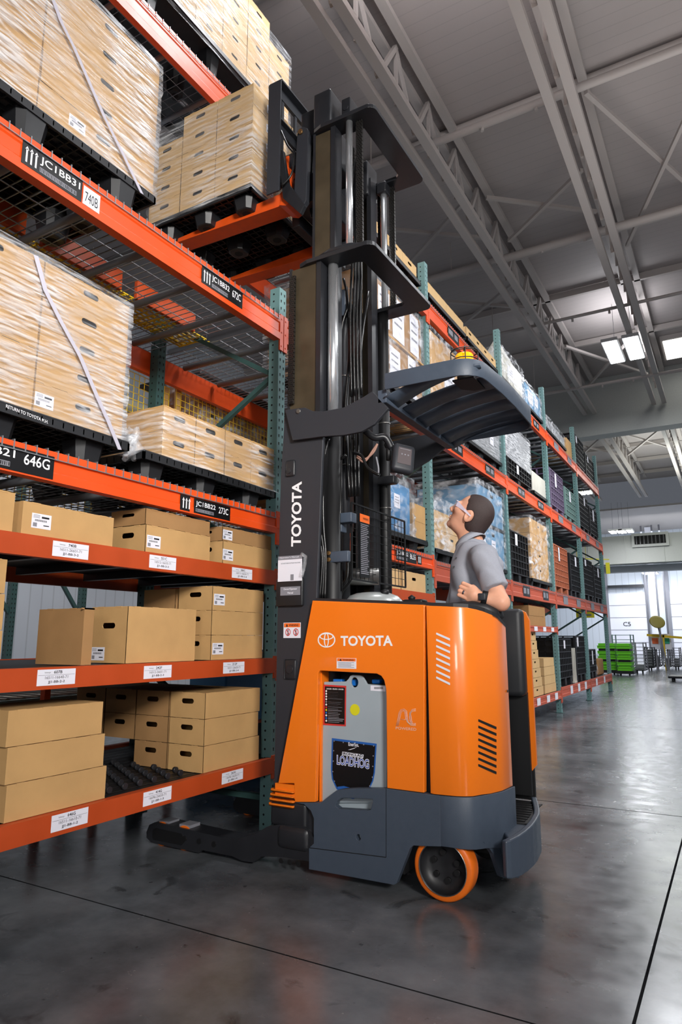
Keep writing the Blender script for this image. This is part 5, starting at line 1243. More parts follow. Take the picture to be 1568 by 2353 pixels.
# -- mast cover plate (near side)
Yc = 2.93
cp = XZ([(655,945),(672,1012),(745,1010),(740,1050),(712,1800),(700,1850),(622,1850),(630,1800),(640,1250)], Yc)
mb = MB(); mb.prism(XZ([(655,942),(745,945),(728,1380),(712,1800),(700,1852),(622,1852),(630,1790),(640,1290),(645,1100)], Yc), 'y', Yc, Yc+.02)
cov = part(mb, 'mast_cover', 'plate', bev=.004)
mb = MB(); mb.prism(XZ([(728,1000),(745,1005),(728,1380),(712,1382)], Yc+.019), 'y', Yc+.02, Yc+.1); part(mb, 'cover_flange', 'mblack', cov)
def vtx(s, p0, p1, p2, name, Yq, par, m='white', bold=0): return stx(s, p0, p1, p2, name, m, bold, Yq, par)
vtx('TOYOTA', (692,1256), (694,1106), (669,1256), 'lettering', Yc-.0012, cov, bold=.03)
warn([(652,1431),(691,1466)], Yc-.0015, cov, 'warning_label', True)
mb = MB(); a = P(641,1275,Y=Yc); b = P(700,1392,Y=Yc); mb.rbox(a.x, b.x, Yc-.022, Yc-.001, b.z, P(660,1330,Y=Yc).z, .006)
man = part(mb, 'manual_holder', 'black', cov)
mb = MB(); a = P(640,1279,Y=Yc-.024); b = P(698,1334,Y=Yc-.024); mb.box(a.x, b.x-.01, Yc-.026, Yc-.024, b.z, a.z-.02, 0); mb.box(a.x, b.x-.01, Yc-.0262, Yc-.024, a.z-.02, a.z, 1)
mb.text("Operator's Manual", (a.x+.01, Yc-.0266, a.z-.014), (.12,0,0), (0,0,.01), 0, .01); mb.text('DO NOT REMOVE FROM MACHINE', (a.x+.02, Yc-.0266, a.z-.042), (.12,0,0), (0,0,.006), 2)
mb.box(a.x+.08, a.x+.1, Yc-.0264, Yc-.026, b.z+.004, b.z+.035, 1)
part(mb, 'manual', [M['paper'], M['lgrey'], M['ink']], man, label='white manual in a clear sleeve', fix=False)
mb = MB(); mb.tube([(b.x-.012, Yc-.028, a.z+.003), (b.x+.012, Yc-.03, a.z-.01), (b.x+.008, Yc-.03, a.z-.05), (b.x-.014, Yc-.026, b.z+.02)], .012, 6); part(mb, 'clear_sleeve', 'bag', man)
mb = MB(); a = P(645,1349,Y=Yc-.023); b = P(690,1367,Y=Yc-.023); mb.box(a.x, b.x, Yc-.024, Yc-.022, b.z, a.z, 0)
mb.text('Owner/Operator', (a.x+.02, Yc-.0245, (a.z+b.z)/2+.003), (.085,0,0), (0,0,.012), 1, .02); mb.text('Manual', (a.x+.045, Yc-.0245, b.z+.008), (.035,0,0), (0,0,.01), 1, .02); part(mb, 'manual_tag', [M['lgrey'], M['paper']], man, fix=False)
mb = MB(); a = P(666,1083,Y=Yc); mb.rbox(a.x-.022, a.x+.035, Yc-.008, Yc+.001, a.z-.03, a.z+.06, .008); mb.cyl((a.x, Yc-.014, a.z), (a.x, Yc, a.z), .014); part(mb, 'cover_latch', 'mast', cov)
mb = MB(); a = P(668,1538,Y=Yc); mb.rbox(a.x-.035, a.x+.035, Yc-.006, Yc+.001, a.z-.05, a.z+.05, .008); mb.cyl((a.x, Yc-.012, a.z), (a.x, Yc, a.z), .02); part(mb, 'lower_latch', 'mast', cov)
a = P(694,949,Y=Yc); mb = MB(); mb.cyl((a.x, Yc-.038, a.z), (a.x, Yc, a.z), .012, n=12); part(mb, 'pivot_bolt', 'steel', cov, label='bright bolt')
# -- mast channels
def channel(x0, x1, y, z0, z1, fl, name, near=True, t=.012):
    """web in the XZ plane at y, flanges at both X edges running towards +Y (or -Y)"""
    s = fl
    o_mb = MB(); ya, yb = sorted((y, y+s)); 
    o_mb.box(x0, x0+.014, ya, yb, z0, z1); o_mb.box(x1-.03, x1, ya-.002, yb, z0, z1)
    o = part(o_mb, name, 'mast')
    mb = MB(); mb.box(x0+.012, x1-.025, y+abs(t)*.5, y+abs(t)*.5+t, z0+.01, z1-.01); part(mb, 'greased_web', 'grease', o, label='brown greased rail web')
    return o
channel(-2.05, -1.835, 2.965, .15, 3.21, .09, 'outer_mast_rail')
channel(-2.01, -1.85, 3.71, .15, 3.21, -.09, 'outer_mast_rail')
channel(-1.955, -1.80, 3.06, 1.2, 4.13, .08, 'inner_mast_rail')
channel(-1.955, -1.83, 3.66, 1.2, 4.13, -.08, 'inner_mast_rail')
def uplate(x0, x1, y0, y1, z, wf, wr, name, cham=.05, th=.025):
    c = .05
    pts = [(x0,y0+.02),(x0+.06,y0),(x1-c,y0)]+[(x1-c+c*math.sin(a*math.pi/10), y0+c-c*math.cos(a*math.pi/10)) for a in range(1,5)]+[(x1,y0+c),(x1,y1-c)]+[(x1-c+c*math.cos(a*math.pi/10), y1-c+c*math.sin(a*math.pi/10)) for a in range(1,5)]+[(x1-c,y1),(x0,y1),(x0,y1-wf),(x1-wr-.03,y1-wf),(x1-wr,y1-wf-.03),(x1-wr,y0+wf+.02),(x1-wr-.04,y0+wf),(x0,y0+wf)]
    mb = MB(); mb.prism(pts, 'z', z-th, z); return part(mb, name, 'mast', bev=.003)
uplate(-1.98, -1.50, 2.945, 3.80, 3.225, .13, .13, 'mast_crosshead')
mb = MB(); mb.tube([(-1.86,2.99,3.235),(-1.78,2.98,3.25),(-1.66,2.98,3.247),(-1.54,3.02,3.235),(-1.53,3.1,3.235)], .018, 8); part(mb, 'hose_guide', 'mast')
uplate(-1.945, -1.53, 3.03, 3.80, 4.155, .12, .13, 'mast_crosshead')
mb = MB()
for z in (.6, 1.3, 2.35): mb.box(-2.05, -1.98, 3.0, 3.76, z, z+.14)
part(mb, 'mast_crossbars', 'mast')
mb = MB(); mb.rbox(-1.95, -1.83, 3.05, 3.2, 4.16, 4.4, .01); mb.rbox(-1.78,-1.72,3.1,3.2,4.16,4.33,.006); mb.cyl((-1.75,3.095,4.26),(-1.75,3.1,4.26),.018); mb.rbox(-1.67,-1.62,3.2,3.3,4.16,4.28,.006)
part(mb, 'sheave_housing', 'mast')
mb = MB(); mb.rbox(-1.95,-1.84,3.55,3.7,4.0,4.25,.01); part(mb, 'sheave_block', 'mast')
# rods, cylinders
def rod(x, y, z0, z1, r, m, name, **k): mb = MB(); mb.cyl((x,y,z0),(x,y,z1), r, n=20); return part(mb, name, m, **k)
rod(-1.80, 3.04, 2.2, 3.2, .03, 'chrome', 'lift_rod', label='chrome lift rod')
rod(-1.80, 3.04, .2, 2.2, .042, 'mblack', 'lift_cylinder')
rod(-1.715, 3.08, 3.22, 4.13, .021, 'chrome', 'free_lift_rod', label='thin chrome lift rod')
rod(-1.795, 3.7, 3.22, 4.1, .022, 'chrome', 'free_lift_rod', label='far chrome lift rod')
rod(-1.82, 3.72, .2, 3.2, .035, 'mblack', 'lift_cylinder')
rod(-1.90, 3.35, 1.2, 3.1, .03, 'mast', 'centre_cylinder')
rod(-1.98, 3.4, .3, 2.9, .02, 'mblack', 'hose_tube')
mb = MB(); mb.rbox(-1.83,-1.76,3.66,3.74,4.06,4.14,.01); part(mb, 'rod_cap', 'mast')
for z in (1.9, 2.45): mb = MB(); mb.cyl((-1.82,3.72,z-.004),(-1.82,3.72,z+.004),.038); mb.cyl((-1.9,3.35,z+.2),(-1.9,3.35,z+.207),.033); part(mb, 'cylinder_clamp', 'steel')
# chains as link strips
def chain(x, y, z0, z1, name='lift_chain', w=.032, axis='x'):
    mb = MB(); z = z0; k = 0
    while z < z1:
        for dx in ((-1,-.3,.4) if k % 2 else (-.65,.05,.75)):
            if axis == 'x': mb.box(x+dx*w/2-.002, x+dx*w/2+.004, y-.008, y+.008, z, z+.021)
            else: mb.box(x-.008, x+.008, y+dx*w/2-.002, y+dx*w/2+.004, z, z+.021)
        z += .0125; k += 1
    part(mb, name, 'chain', fix=False)
chain(-2.015, 2.952, 2.38, 3.14); chain(-1.655, 3.1, 3.24, 4.12, w=.04); chain(-1.79, 3.25, 3.6, 4.1, w=.04); chain(-1.75, 3.74, 3.2, 4.125, w=.04); chain(-1.85, 3.76, 3.6, 4.125, w=.03)
# hoses
def hose(pts, r=.009, m='hose', name='hydraulic_hose', n=8):
    mb = MB(); q = []
    P_ = [Vector(p) for p in pts]
    for i in range(len(P_)-1):
        p0 = P_[max(i-1,0)]; p1 = P_[i]; p2 = P_[i+1]; p3 = P_[min(i+2,len(P_)-1)]
        for k in range(5):
            t = k/5; q.append(.5*((2*p1)+(p2-p0)*t+(2*p0-5*p1+4*p2-p3)*t*t+(3*p1-p0-3*p2+p3)*t**3))
    q.append(P_[-1]); mb.tube(q, r, n); return part(mb, name, m)
for k in range(4):
    x = -1.66-.022*k; hose([(x-.05,3.2+.03*k,4.1),(x-.04,3.2,3.8),(x-.06+.01*k,3.22,3.5),(x-.07,3.25,3.24),(x-.09,3.27,2.9),(x-.1,3.3,2.5)], .008)
mb = MB(); mb.cyl((-1.9,3.34,3.07),(-1.9,3.4,3.07),.07,n=24); mb.cyl((-1.9,3.33,3.07),(-1.9,3.34,3.07),.03,n=16); part(mb, 'hose_pulley', 'mblack')
mb = MB(); mb.prism([(-1.93,3.2),(-1.87,3.2),(-1.875,3.03),(-1.925,3.03)], 'y', 3.3, 3.325); part(mb, 'pulley_bracket', 'char')
for k in range(4): hose([(-1.86+.03*k,3.3+.04*k,3.21),(-1.85+.025*k,3.32,2.8),(-1.87+.03*k,3.3,2.4),(-1.84+.02*k,3.3,1.9)], .009)
hose([P(790,640,Y=3.3),P(800,700,Y=3.3),P(785,760,Y=3.3),P(778,940,Y=3.3)], .008)
for k in range(3): hose([P(746+5*k,1008,Y=2.975),P(731+7*k,1060,Y=2.975),P(737+3*k,1140,Y=2.975),P(730+7*k,1210,Y=2.975),P(741+4*k,1280,Y=2.975),P(735+6*k,1378,Y=2.975)], .0075)
hose([P(800,1290,Y=3.2),P(798,1330,Y=3.2),P(775,1360,Y=3.2),P(768,1382,Y=3.2)], .012); hose([P(806,1290,Y=3.22),P(806,1330,Y=3.22),P(785,1360,Y=3.22),P(780,1382,Y=3.22)], .011)
for k in range(2): hose([P(820,1045+6*k,Y=3.2),P(838,1055+6*k,Y=3.2),P(858,1040-6*k,Y=3.2),P(868,1020,Y=3.2)], .006, mat('pink_cable%d' % k, S(170,130,115), .5), 'cable')
hose([P(812,1040,Y=3.15),P(832,1048,Y=3.15),P(845,1075,Y=3.15),P(872,1092,Y=3.15)], .009); hose([P(865,1050,Y=3.2),P(870,1075,Y=3.2),P(870,1090,Y=3.2)], .005, 'lgrey', 'cable')
hose([P(765,1045,Y=3.1),P(780,1055,Y=3.1),P(795,1045,Y=3.1)], .009)
for k in range(3): hose([P(706+k*4,310,Y=3.2),P(712+k*3,360,Y=3.2),P(708+k*4,420,Y=3.2),P(716+k*4,500,Y=3.2)], .006)
# tubing up the middle with sleeve
rod(-1.83, 3.12, 1.35, 2.2, .012, 'hose', 'hose_riser'); rod(-1.80, 3.12, 1.35, 2.2, .012, 'hose', 'hose_riser')
# dark plate between, bracket
mb = MB(); mb.box(-2.0,-1.98,3.05,3.7,1.75,2.2); part(mb, 'mast_backplate', mat('oxide_plate', S(58,44,42), .5)); 
mb = MB(); a = P(753,1268,Y=3.0); b = P(800,1290,Y=3.0); mb.rbox(a.x, b.x, 3.0, 3.03, b.z, a.z, .005); br = part(mb, 'hose_bracket', 'char')
for py in (1271,1286): a = P(756,py,Y=2.995); mb = MB(); mb.cyl((a.x, 2.99, a.z), (a.x, 3.0, a.z), .011, n=12); part(mb, 'brass_fitting', 'brass', br)
mb = MB(); a = P(758,1195,Y=3.1); b = P(785,1222,Y=3.1); mb.rbox(a.x, b.x, 3.1, 3.16, b.z, a.z, .006); a = P(768,1182,Y=3.1); b = P(812,1200,Y=3.1); mb.rbox(a.x, b.x, 3.08, 3.14, b.z, a.z, .005); part(mb, 'valve_block', 'char')
a = P(755,1325,Y=3.35); mb = MB(); mb.cyl((a.x-.1, 3.3, a.z), (a.x+.25, 3.5, a.z), .05, n=18); part(mb, 'tilt_cylinder', 'steel')
mb = MB(); a = P(885,1110,Y=3.7); mb.rbox(a.x-.07, a.x+.09, 3.64, 3.7, a.z-.02, a.z+.03, .006); part(mb, 'cylinder_bracket', 'mast')
# -- wire guard mesh with warning strip, in plane X
GX = -1.755
def G(px, py): return P(px, py, X=GX)
mb = MB(); cs = [G(808,1155), G(930,1205), G(930,1368), G(806,1330)]
zb, zt2 = cs[3].z, cs[0].z; y0, y1 = cs[0].y, cs[1].y
for k in range(15): y = y0+(y1-y0)*k/14; mb.bar((GX, y, zb), (GX, y, zt2), .0028, .0028)
for k in range(10): z = zb+(zt2-zb)*k/9; mb.bar((GX+.003, y0, z), (GX+.003, y1, z), .0028, .0028)
for a, b in (((y0,zb),(y1,zb)),((y1,zb),(y1,zt2)),((y1,zt2),(y0,zt2)),((y0,zt2),(y0,zb))): mb.bar((GX, a[0], a[1]), (GX, b[0], b[1]), .009, .009)
gm = part(mb, 'wire_guard', 'bwire')
mb = MB(); a = G(823,1180); b = G(845,1178); c = G(823,1325)
y0_, y1_ = a.y, b.y; mb.box(GX+.008, GX+.012, y0_, y1_, c.z, a.z, 0); mb.box(GX+.012, GX+.0125, y0_, y1_, a.z-.045, a.z, 1)
mb.text('WARNING', (GX+.013, y0_+.035, a.z-.03), (0,(y1_-y0_)*.6,0), (0,0,.014), 0)
for k in range(int((a.z-c.z-.065)/.0105)): mb.box(GX+.012, GX+.0125, y0_+.01, y0_+(y1_-y0_)*random.uniform(.7,.92), a.z-.055-k*.0105-.005, a.z-.055-k*.0105, 2)
part(mb, 'instruction_strip', [M['blabel'], M['wlab'], M['lgrey']], gm, label='tall black instruction strip with an orange header', fix=False)
# -- overhead guard
ZG = 2.30
def GA(px, py, Y): p = P(px, py, Y=Y); return (p.x, p.z)
Yn = 2.90
arm = [(655,942),(700,936),(720,945),(742,945),(790,936),(830,915),(856,899),(893,938),(860,975),(830,992),(790,1000),(740,1003),(672,1012)]
mb = MB(); mb.prism([GA(a, b, Yn) for a, b in arm], 'y', Yn, Yn+.02); part(mb, 'guard_arm', 'plate', bev=.003)
Yg = YF+.08
farm = [GA(1030,1018,Yg), GA(1025,1030,Yg), GA(985,1062,Yg), GA(945,1085,Yg), (-1.85,2.16), (-1.93,2.2), (-1.93,2.36), (-1.8,2.37), GA(985,1000,Yg)]
mb = MB(); mb.prism(farm, 'y', Yg-.02, Yg); part(mb, 'guard_arm', 'plate', bev=.003)
x0 = -1.43
mb = MB(); mb.bar((x0, Yn, ZG+.0), (x0, Yg, ZG+.0), .05, .07); part(mb, 'guard_crossbar', 'char', bev=.004)
# rim: plan path
c = .12
rim = [(-1.40,Yn-.03),(-1.2,Yn-.03),(-1.05,Yn-.025)]+[(-1.05+.13*math.sin(a*math.pi/10), Yn-.025+.13-.13*math.cos(a*math.pi/10)) for a in range(1,6)]+[(-.905,Yn+.3),(-.895,Yn+.5),(-.895,Yg-.14)]+[(-.895-.13+.13*math.cos(a*math.pi/10), Yg-.14+.13*math.sin(a*math.pi/10)) for a in range(1,6)]+[(-1.2,Yg),(-1.40,Yg)]
zr0 = []; zr1 = []
for i, (x, y) in enumerate(rim):
    f = (x+1.4)/.5; drop = .0; zr1.append(ZG+.105); zr0.append(ZG+.02 if y < 3.1 else ZG+.02-.02*min(1,(y-3.1)/.5))
mb, a_, b_ = sweep(rim, None, None, .008, zt=zr1, zb=zr0); mb.s = [True]*len(mb.s); part(mb, 'guard_rim', 'char', bev=.002)
def slat(y0, y1, w0, w1, name='guard_slat', m='char'):
    """curved slat from crossbar out to the rear rim"""
    mb = MB(); n = 12; vs = []
    for k in range(n+1):
        t = k/n; x = x0+.01+(x0*-1-.935)*t; z = ZG-.02+.085*(1-(1-t)**2.2)
        yc = y0+(y1-y0)*(1-(1-t)**1.6); w = (w0+(w1-w0)*t)/2
        for dz in (0, .008):
            vs += [(x, yc-w, z+dz+.004), (x, yc+w, z+dz-.008)]
    fs = []
    for k in range(n): a = 4*k; b = a+4; fs += [(a,a+1,b+1,b), (a+2,b+2,b+3,a+3), (a,b,b+2,a+2), (a+1,a+3,b+3,b+1)]
    fs += [(0,2,3,1), (4*n,4*n+1,4*n+3,4*n+2)]
    mb.add(vs, fs, 0, True); part(mb, name, m)
slat(Yn+.07, Yn+.03, .15, .02); slat(3.17, 3.15, .142, .135); slat(3.35, 3.33, .142, .135); slat(3.53, 3.51, .142, .135); slat(3.71, 3.69, .142, .13); slat(3.84, 3.83, .1, .08)
mb = MB(); mb.box(-1.1,-.99,3.02,3.2,ZG+.055,ZG+.062); part(mb, 'beacon_plate', 'mblack')
# beacon
c = P(1068,828,Y=3.1); bx, by = c.x, 3.1; zb0 = ZG+.150
mb = MB(); mb.lathe([(0,0),(.05,0),(.05,.012),(.045,.014),(.045,.06),(.04,.068),(0,.07)], (bx, by, zb0+.0), n=24); bc = part(mb, 'beacon', 'amber', label='amber warning beacon')
mb = MB()
for a in range(4):
    t = a*math.pi/2+.4; x, y = bx+.068*math.cos(t), by+.068*math.sin(t); mb.tube([(x,y,zb0-.03),(x,y,zb0+.08),(bx+.04*math.cos(t),by+.04*math.sin(t),zb0+.1),(bx,by,zb0+.1)], .003, 5)
for z in (.03,.08): mb.tube([(bx+.068*math.cos(k*math.pi/8), by+.068*math.sin(k*math.pi/8), zb0+z) for k in range(17)], .003, 5)
part(mb, 'beacon_cage', 'bwire', bc); mb = MB(); mb.cyl((bx,by,ZG+.06),(bx,by,zb0),.04); part(mb, 'beacon_base', 'mblack', bc)
# -- display terminal
c = P(930,1050,Y=3.25); R = Matrix.Rotation(math.radians(35), 3, 'Z') @ Matrix.Rotation(math.radians(6), 3, 'Y')
def xf(mb, c, R):
    mb.v = [tuple(R @ Vector(v)+c) for v in mb.v]; return mb
R = Matrix.Rotation(math.radians(45), 3, 'Z') @ Matrix.Rotation(math.radians(-12), 3, 'X') @ Matrix.Rotation(math.radians(10), 3, 'Y')
mb = MB(); mb.rbox(-.062,.062,-.0,.06,-.085,.085,.022,n=4); ds = part(xf(mb, c, R), 'display_terminal', 'plate')
mb = MB(); mb.box(-.038,.038,-.002,.0,-.045,.055,0)
for k in range(3): mb.box(-.02+k*.018,-.012+k*.018,-.003,-.002,.01,.018,1)
mb.box(-.03,.03,-.003,-.002,.045,.048,1); part(xf(mb, c, R), 'screen', [M['screen'], M['lgrey']], ds)
hose([P(835,985,Y=3.2),P(860,1005,Y=3.22),P(885,1005,Y=3.25),P(900,1030,Y=3.28)], .02, 'mast', 'display_arm', 10)
a = P(893,1022,Y=3.28); mb = MB(); mb.lathe([(0,-.025),(.018,-.018),(.025,0),(.018,.018),(0,.025)], a, n=14); mb.cyl(a, (a.x,a.y,a.z-.09), .014); part(mb, 'ball_joint', 'mblack')
# ================================================================ fork carriage
mb = MB()
X0 = -2.235; yb0, yb1 = 3.01, 3.80
# near upright, wide face
mb.box(X0-.03, X0+.065, yb0, yb0+.012, 3.80, 4.585); o = part(mb, 'backrest_side', 'plate', bev=.003)
mb = MB(); mb.box(X0-.03,X0+.065,yb1-.012,yb1,3.8,4.585); part(mb, 'backrest_side', 'plate', bev=.003)
mb = MB()
top = [(yb0,4.585),(yb0+.05,4.6),(yb1-.05,4.6),(yb1,4.585),(yb1,4.52),(yb0,4.52)]
mb.box(X0-.03, X0+.065, yb0+.012, yb1-.012, 4.588, 4.6); mb.box(X0+.0,X0+.02,yb0+.012,yb1-.012,4.52,4.588)
mb.box(X0, X0+.02, yb0+.012, yb1-.012, 4.27, 4.33); mb.box(X0-.01,X0+.05,yb0+.012,yb1-.012,4.33,4.338)
for y in (yb0+.1, yb0+.25, yb0+.4, yb0+.55, yb0+.68): mb.box(X0, X0+.015, y-.012, y+.012, 3.9, 4.53)
part(mb, 'load_backrest', 'plate')
mb = MB(); mb.rbox(X0+.0, X0+.06, yb0+.24, yb1+.05, 3.70, 3.79, .006); mb.rbox(X0, X0+.06, yb0+.24, yb1, 4.1, 4.2, .006); mb.rbox(X0+.03,X0+.12,yb0+.1,yb0+.3,4.02,4.12,.008); mb.rbox(X0+.03,X0+.08,yb0+.15,yb0+.45,3.86,3.98,.01)
part(mb, 'fork_carriage', 'mast')
# scissor arms
mb = MB()
pa = XZ([(683,306),(687,296),(696,291),(706,294),(709,306),(704,460),(694,475),(678,462),(676,440)], 3.08)
mb.prism(pa, 'y', 3.62, 3.66); part(mb, 'scissor_arm', 'plate', bev=.004); mb = MB(); mb.prism(pa, 'y', 3.08, 3.12)
sc = part(mb, 'scissor_arm', 'plate', bev=.004)
a = P(691,303,Y=3.075); mb = MB(); mb.cyl((a.x,3.068,a.z),(a.x,3.08,a.z),.016); part(mb, 'pivot_pin', 'brass', sc)
mb = MB(); pa2 = XZ([(632,335),(650,345),(655,380),(662,420),(700,470),(690,490),(650,455),(645,400),(640,430),(632,436),(630,380)], 3.06)
mb.prism(pa2, 'y', 3.06, 3.09); part(mb, 'carriage_bracket', 'mast', bev=.003)
mb = MB(); mb.rbox(-2.15,-1.95,3.14,3.6,3.75,3.95,.01); mb.rbox(-2.1,-1.96,3.14,3.6,4.15,4.4,.01); part(mb, 'reach_unit', 'mast')
hose([(-2.17,3.02,4.22),(-2.12,3.02,4.1),(-2.08,3.04,4.02),(-2.1,3.04,3.9),(-2.16,3.03,3.84)], .006)
for (yy, lbl) in ((3.30,'near'),(3.70,'far')):
    if lbl == 'near':
        fy0, fy1 = 3.10, 3.22
    else: fy0, fy1 = 3.68, 3.79
    mb = MB()
    prof = [(-2.175,3.77),(-2.175,4.05),(-2.21,4.05),(-2.21,3.87),(-2.23,3.85),(-3.2,3.803),(-3.26,3.795),(-3.26,3.788),(-2.9,3.775),(-2.24,3.762),(-2.2,3.76)]
    prof = [(-2.165,3.765),(-2.165,4.1),(-2.205,4.1),(-2.205,3.865),(-2.235,3.85),(-3.1,3.815),(-3.24,3.80),(-3.24,3.792),(-3.0,3.785),(-2.24,3.765),(-2.2,3.765)]
    mb.prism(prof, 'y', fy0, fy1); part(mb, 'fork', 'fork', bev=.004, label='orange steel fork')
mb = MB(); a = P(650,480,Y=3.19); mb.prism([(-2.22,3.76),(-2.17,3.74),(-2.13,3.76),(-2.12,3.82),(-2.15,3.86),(-2.17,3.86)], 'y', 3.085, 3.235); mb.cyl((-2.14,3.08,3.81),(-2.14,3.085,3.81),.018,n=14); part(mb, 'fork_hook', 'fork', bev=.004)
# ================================================================ operator (signed-distance modelling, surface nets)
def smin(a, b, k): h = np.clip(.5+.5*(b-a)/k, 0, 1); return b*(1-h)+a*h-k*h*(1-h)
def smax(a, b, k): return -smin(-a, -b, k)
def ell(p, c, r): q = (p-np.array(c))/np.array(r); l = np.sqrt((q**2).sum(-1))+1e-9; g = np.sqrt(((q/np.array(r))**2).sum(-1))+1e-9; return l*(l-1)/g
def cap(p, a, b, ra, rb):
    a = np.array(a, float); b = np.array(b, float); ba = b-a; t = np.clip(((p-a)@ba)/(ba@ba), 0, 1); return np.sqrt(((p-a-t[...,None]*ba)**2).sum(-1))-(ra+(rb-ra)*t)
def surface_nets(f, lo, hi, h):
    lo = np.array(lo, float); hi = np.array(hi, float); n = np.ceil((hi-lo)/h).astype(int)+1
    ax = [lo[i]+h*np.arange(n[i]) for i in range(3)]
    G_ = np.stack(np.meshgrid(*ax, indexing='ij'), -1); V = f(G_)
    s = V < 0; c = s[:-1,:-1,:-1].astype(int)*0; acc = np.zeros(tuple(n-1)+(3,)); cnt = np.zeros(tuple(n-1))
    for d in range(3):
        sl0 = [slice(None)]*3; sl1 = [slice(None)]*3; sl0[d] = slice(0,-1); sl1[d] = slice(1,None)
        a = V[tuple(sl0)]; b = V[tuple(sl1)]; cr = (a < 0) != (b < 0); t = np.where(cr, a/(a-b+1e-12), 0)
        pt = G_[tuple(sl0)].copy(); pt[..., d] += t*h
        o = [x for x in range(3) if x != d]
        for i in (0,1):
            for j in (0,1):
                sel = [slice(None)]*3; sel[o[0]] = slice(i, n[o[0]]-1+i); sel[o[1]] = slice(j, n[o[1]]-1+j)
                m = cr[tuple(sel)]; acc += pt[tuple(sel)]*m[..., None]; cnt += m
    act = cnt > 0; idx = -np.ones(tuple(n-1), int); idx[act] = np.arange(act.sum()); vs = acc[act]/cnt[act][:, None]; fs = []
    for d in range(3):
        sl0 = [slice(None)]*3; sl1 = [slice(None)]*3; sl0[d] = slice(0,-1); sl1[d] = slice(1,None)
        a = V[tuple(sl0)]; b = V[tuple(sl1)]; cr = (a < 0) != (b < 0); o = [x for x in range(3) if x != d]
        I = np.argwhere(cr); I = I[(I[:, o[0]] > 0) & (I[:, o[1]] > 0) & (I[:, o[0]] < n[o[0]]-1) & (I[:, o[1]] < n[o[1]]-1)]
        e0 = np.zeros(3, int); e0[o[0]] = 1; e1 = np.zeros(3, int); e1[o[1]] = 1
        q = [idx[tuple((I-k).T)] for k in (0*e0, e0, e0+e1, e1)]; inside = (a < 0)[tuple(I.T)]
        qq = np.stack(q, 1); flip = inside if d != 1 else ~inside; qq[~flip] = qq[~flip][:, ::-1]; fs.append(qq)
    return vs, np.concatenate(fs)
def sdf_obj(name, f, lo, hi, h, m, parent, label=None, smooth=2):
    vs, fs = surface_nets(f, lo, hi, h); me = bpy.data.meshes.new(name); me.from_pydata(vs.tolist(), [], fs.tolist()); me.materials.append(m)
    me.polygons.foreach_set('use_smooth', [True]*len(me.polygons)); me.update()
    bm = bmesh.new(); bm.from_mesh(me); bmesh.ops.recalc_face_normals(bm, faces=bm.faces)
    for _ in range(smooth): bmesh.ops.smooth_vert(bm, verts=bm.verts, factor=.5, use_axis_x=True, use_axis_y=True, use_axis_z=True)
    bm.to_mesh(me); bm.free()
    o = bpy.data.objects.new(name, me); COL.objects.link(o); o.parent = parent; o.location = -WL[parent.name]; WL[o.name] = Vector((0,0,0))
    if label: o['label'] = label
    return o
PS = thing('person', (-1.14, 3.42, .268), 'man in a grey polo shirt and clear safety glasses standing on the truck, looking up', 'person')
PC = lambda px, py, Y: np.array(P(px, py, Y=Y))
Ym = 3.40
# head frame
th = math.radians(36)
hf = np.array([-math.cos(th), -.12, math.sin(th)]); hf /= np.linalg.norm(hf)
hu = np.array([math.sin(th), 0, math.cos(th)]); hs = np.cross(hu, hf); hs /= np.linalg.norm(hs); hu = np.cross(hf, hs)   # hs: side
HC = PC(1085,1184,Ym)
BASIS = np.stack([hf, hs, hu], 1)
def hl(p): return (p-HC)@BASIS
def hw(v): return HC+BASIS@np.array(v, float)
sgn = 1 if (BASIS[1,1] < 0) else -1     # side axis sign that faces the camera (-Y)
def head(q):
    qa = np.stack([q[...,0], np.abs(q[...,1]), q[...,2]], -1)
    d = ell(q, (-.008,0,.022), (.098,.075,.092))
    d = smin(d, ell(q, (.03,0,-.03), (.066,.062,.075)), .03)            # face
    d = smin(d, ell(q, (.035,0,-.085), (.052,.046,.038)), .025)         # jaw
    d = smin(d, ell(q, (.075,0,-.103), (.018,.02,.016)), .018)          # chin
    d = smin(d, cap(q, (.094,0,.012), (.1135,0,-.027), .007, .011), .009)  # nose
    d = smin(d, ell(qa, (.104,.011,-.034), (.01,.009,.008)), .006)
    d = smin(d, ell(qa, (.082,.028,.024), (.014,.026,.008)), .012)      # brow
    d = smin(d, ell(qa, (.06,.045,-.012), (.028,.02,.02)), .02)         # cheek
    d = smax(d, -ell(qa, (.095,.031,.006), (.014,.017,.011)), .01)      # eye socket
    d = smin(d, ell(qa, (.078,.031,.005), (.013,.014,.012)), .003)      # eyeball
    d = smin(d, ell(q, (.094,0,-.062), (.009,.022,.006)), .005)         # upper lip
    d = smin(d, ell(q, (.091,0,-.073), (.009,.02,.006)), .005)          # lower lip
    d = smax(d, -ell(q, (.106,0,-.0675), (.012,.022,.0022)), .003)
    # ear
    e = ell(qa, (-.006,.076,-.012), (.022,.009,.032)); e = smax(e, -ell(qa, (-.002,.084,-.008), (.012,.007,.02)), .004)
    d = smin(d, e, .006)
    return d
NB0 = PC(1082,1262,Ym+.02); NT = hw((-.03,0,-.05))
# arm joints (left arm, nearer the camera) and right arm
SHc = PC(1112,1283,3.22); EL = PC(1152,1384,3.15); WR = PC(1104,1373,3.12)
KN = PC(1076,1361,3.11)
SHr = np.array([-1.13, 3.60, SHc[2]]); ELr = np.array([-1.15,3.66,1.27]); WRr = np.array([-1.30,3.52,1.10])
CH = np.array([-1.165, 3.41, 1.44]); PEL = np.array([-1.16,3.42,1.13])
def fingers(q0):
    pass
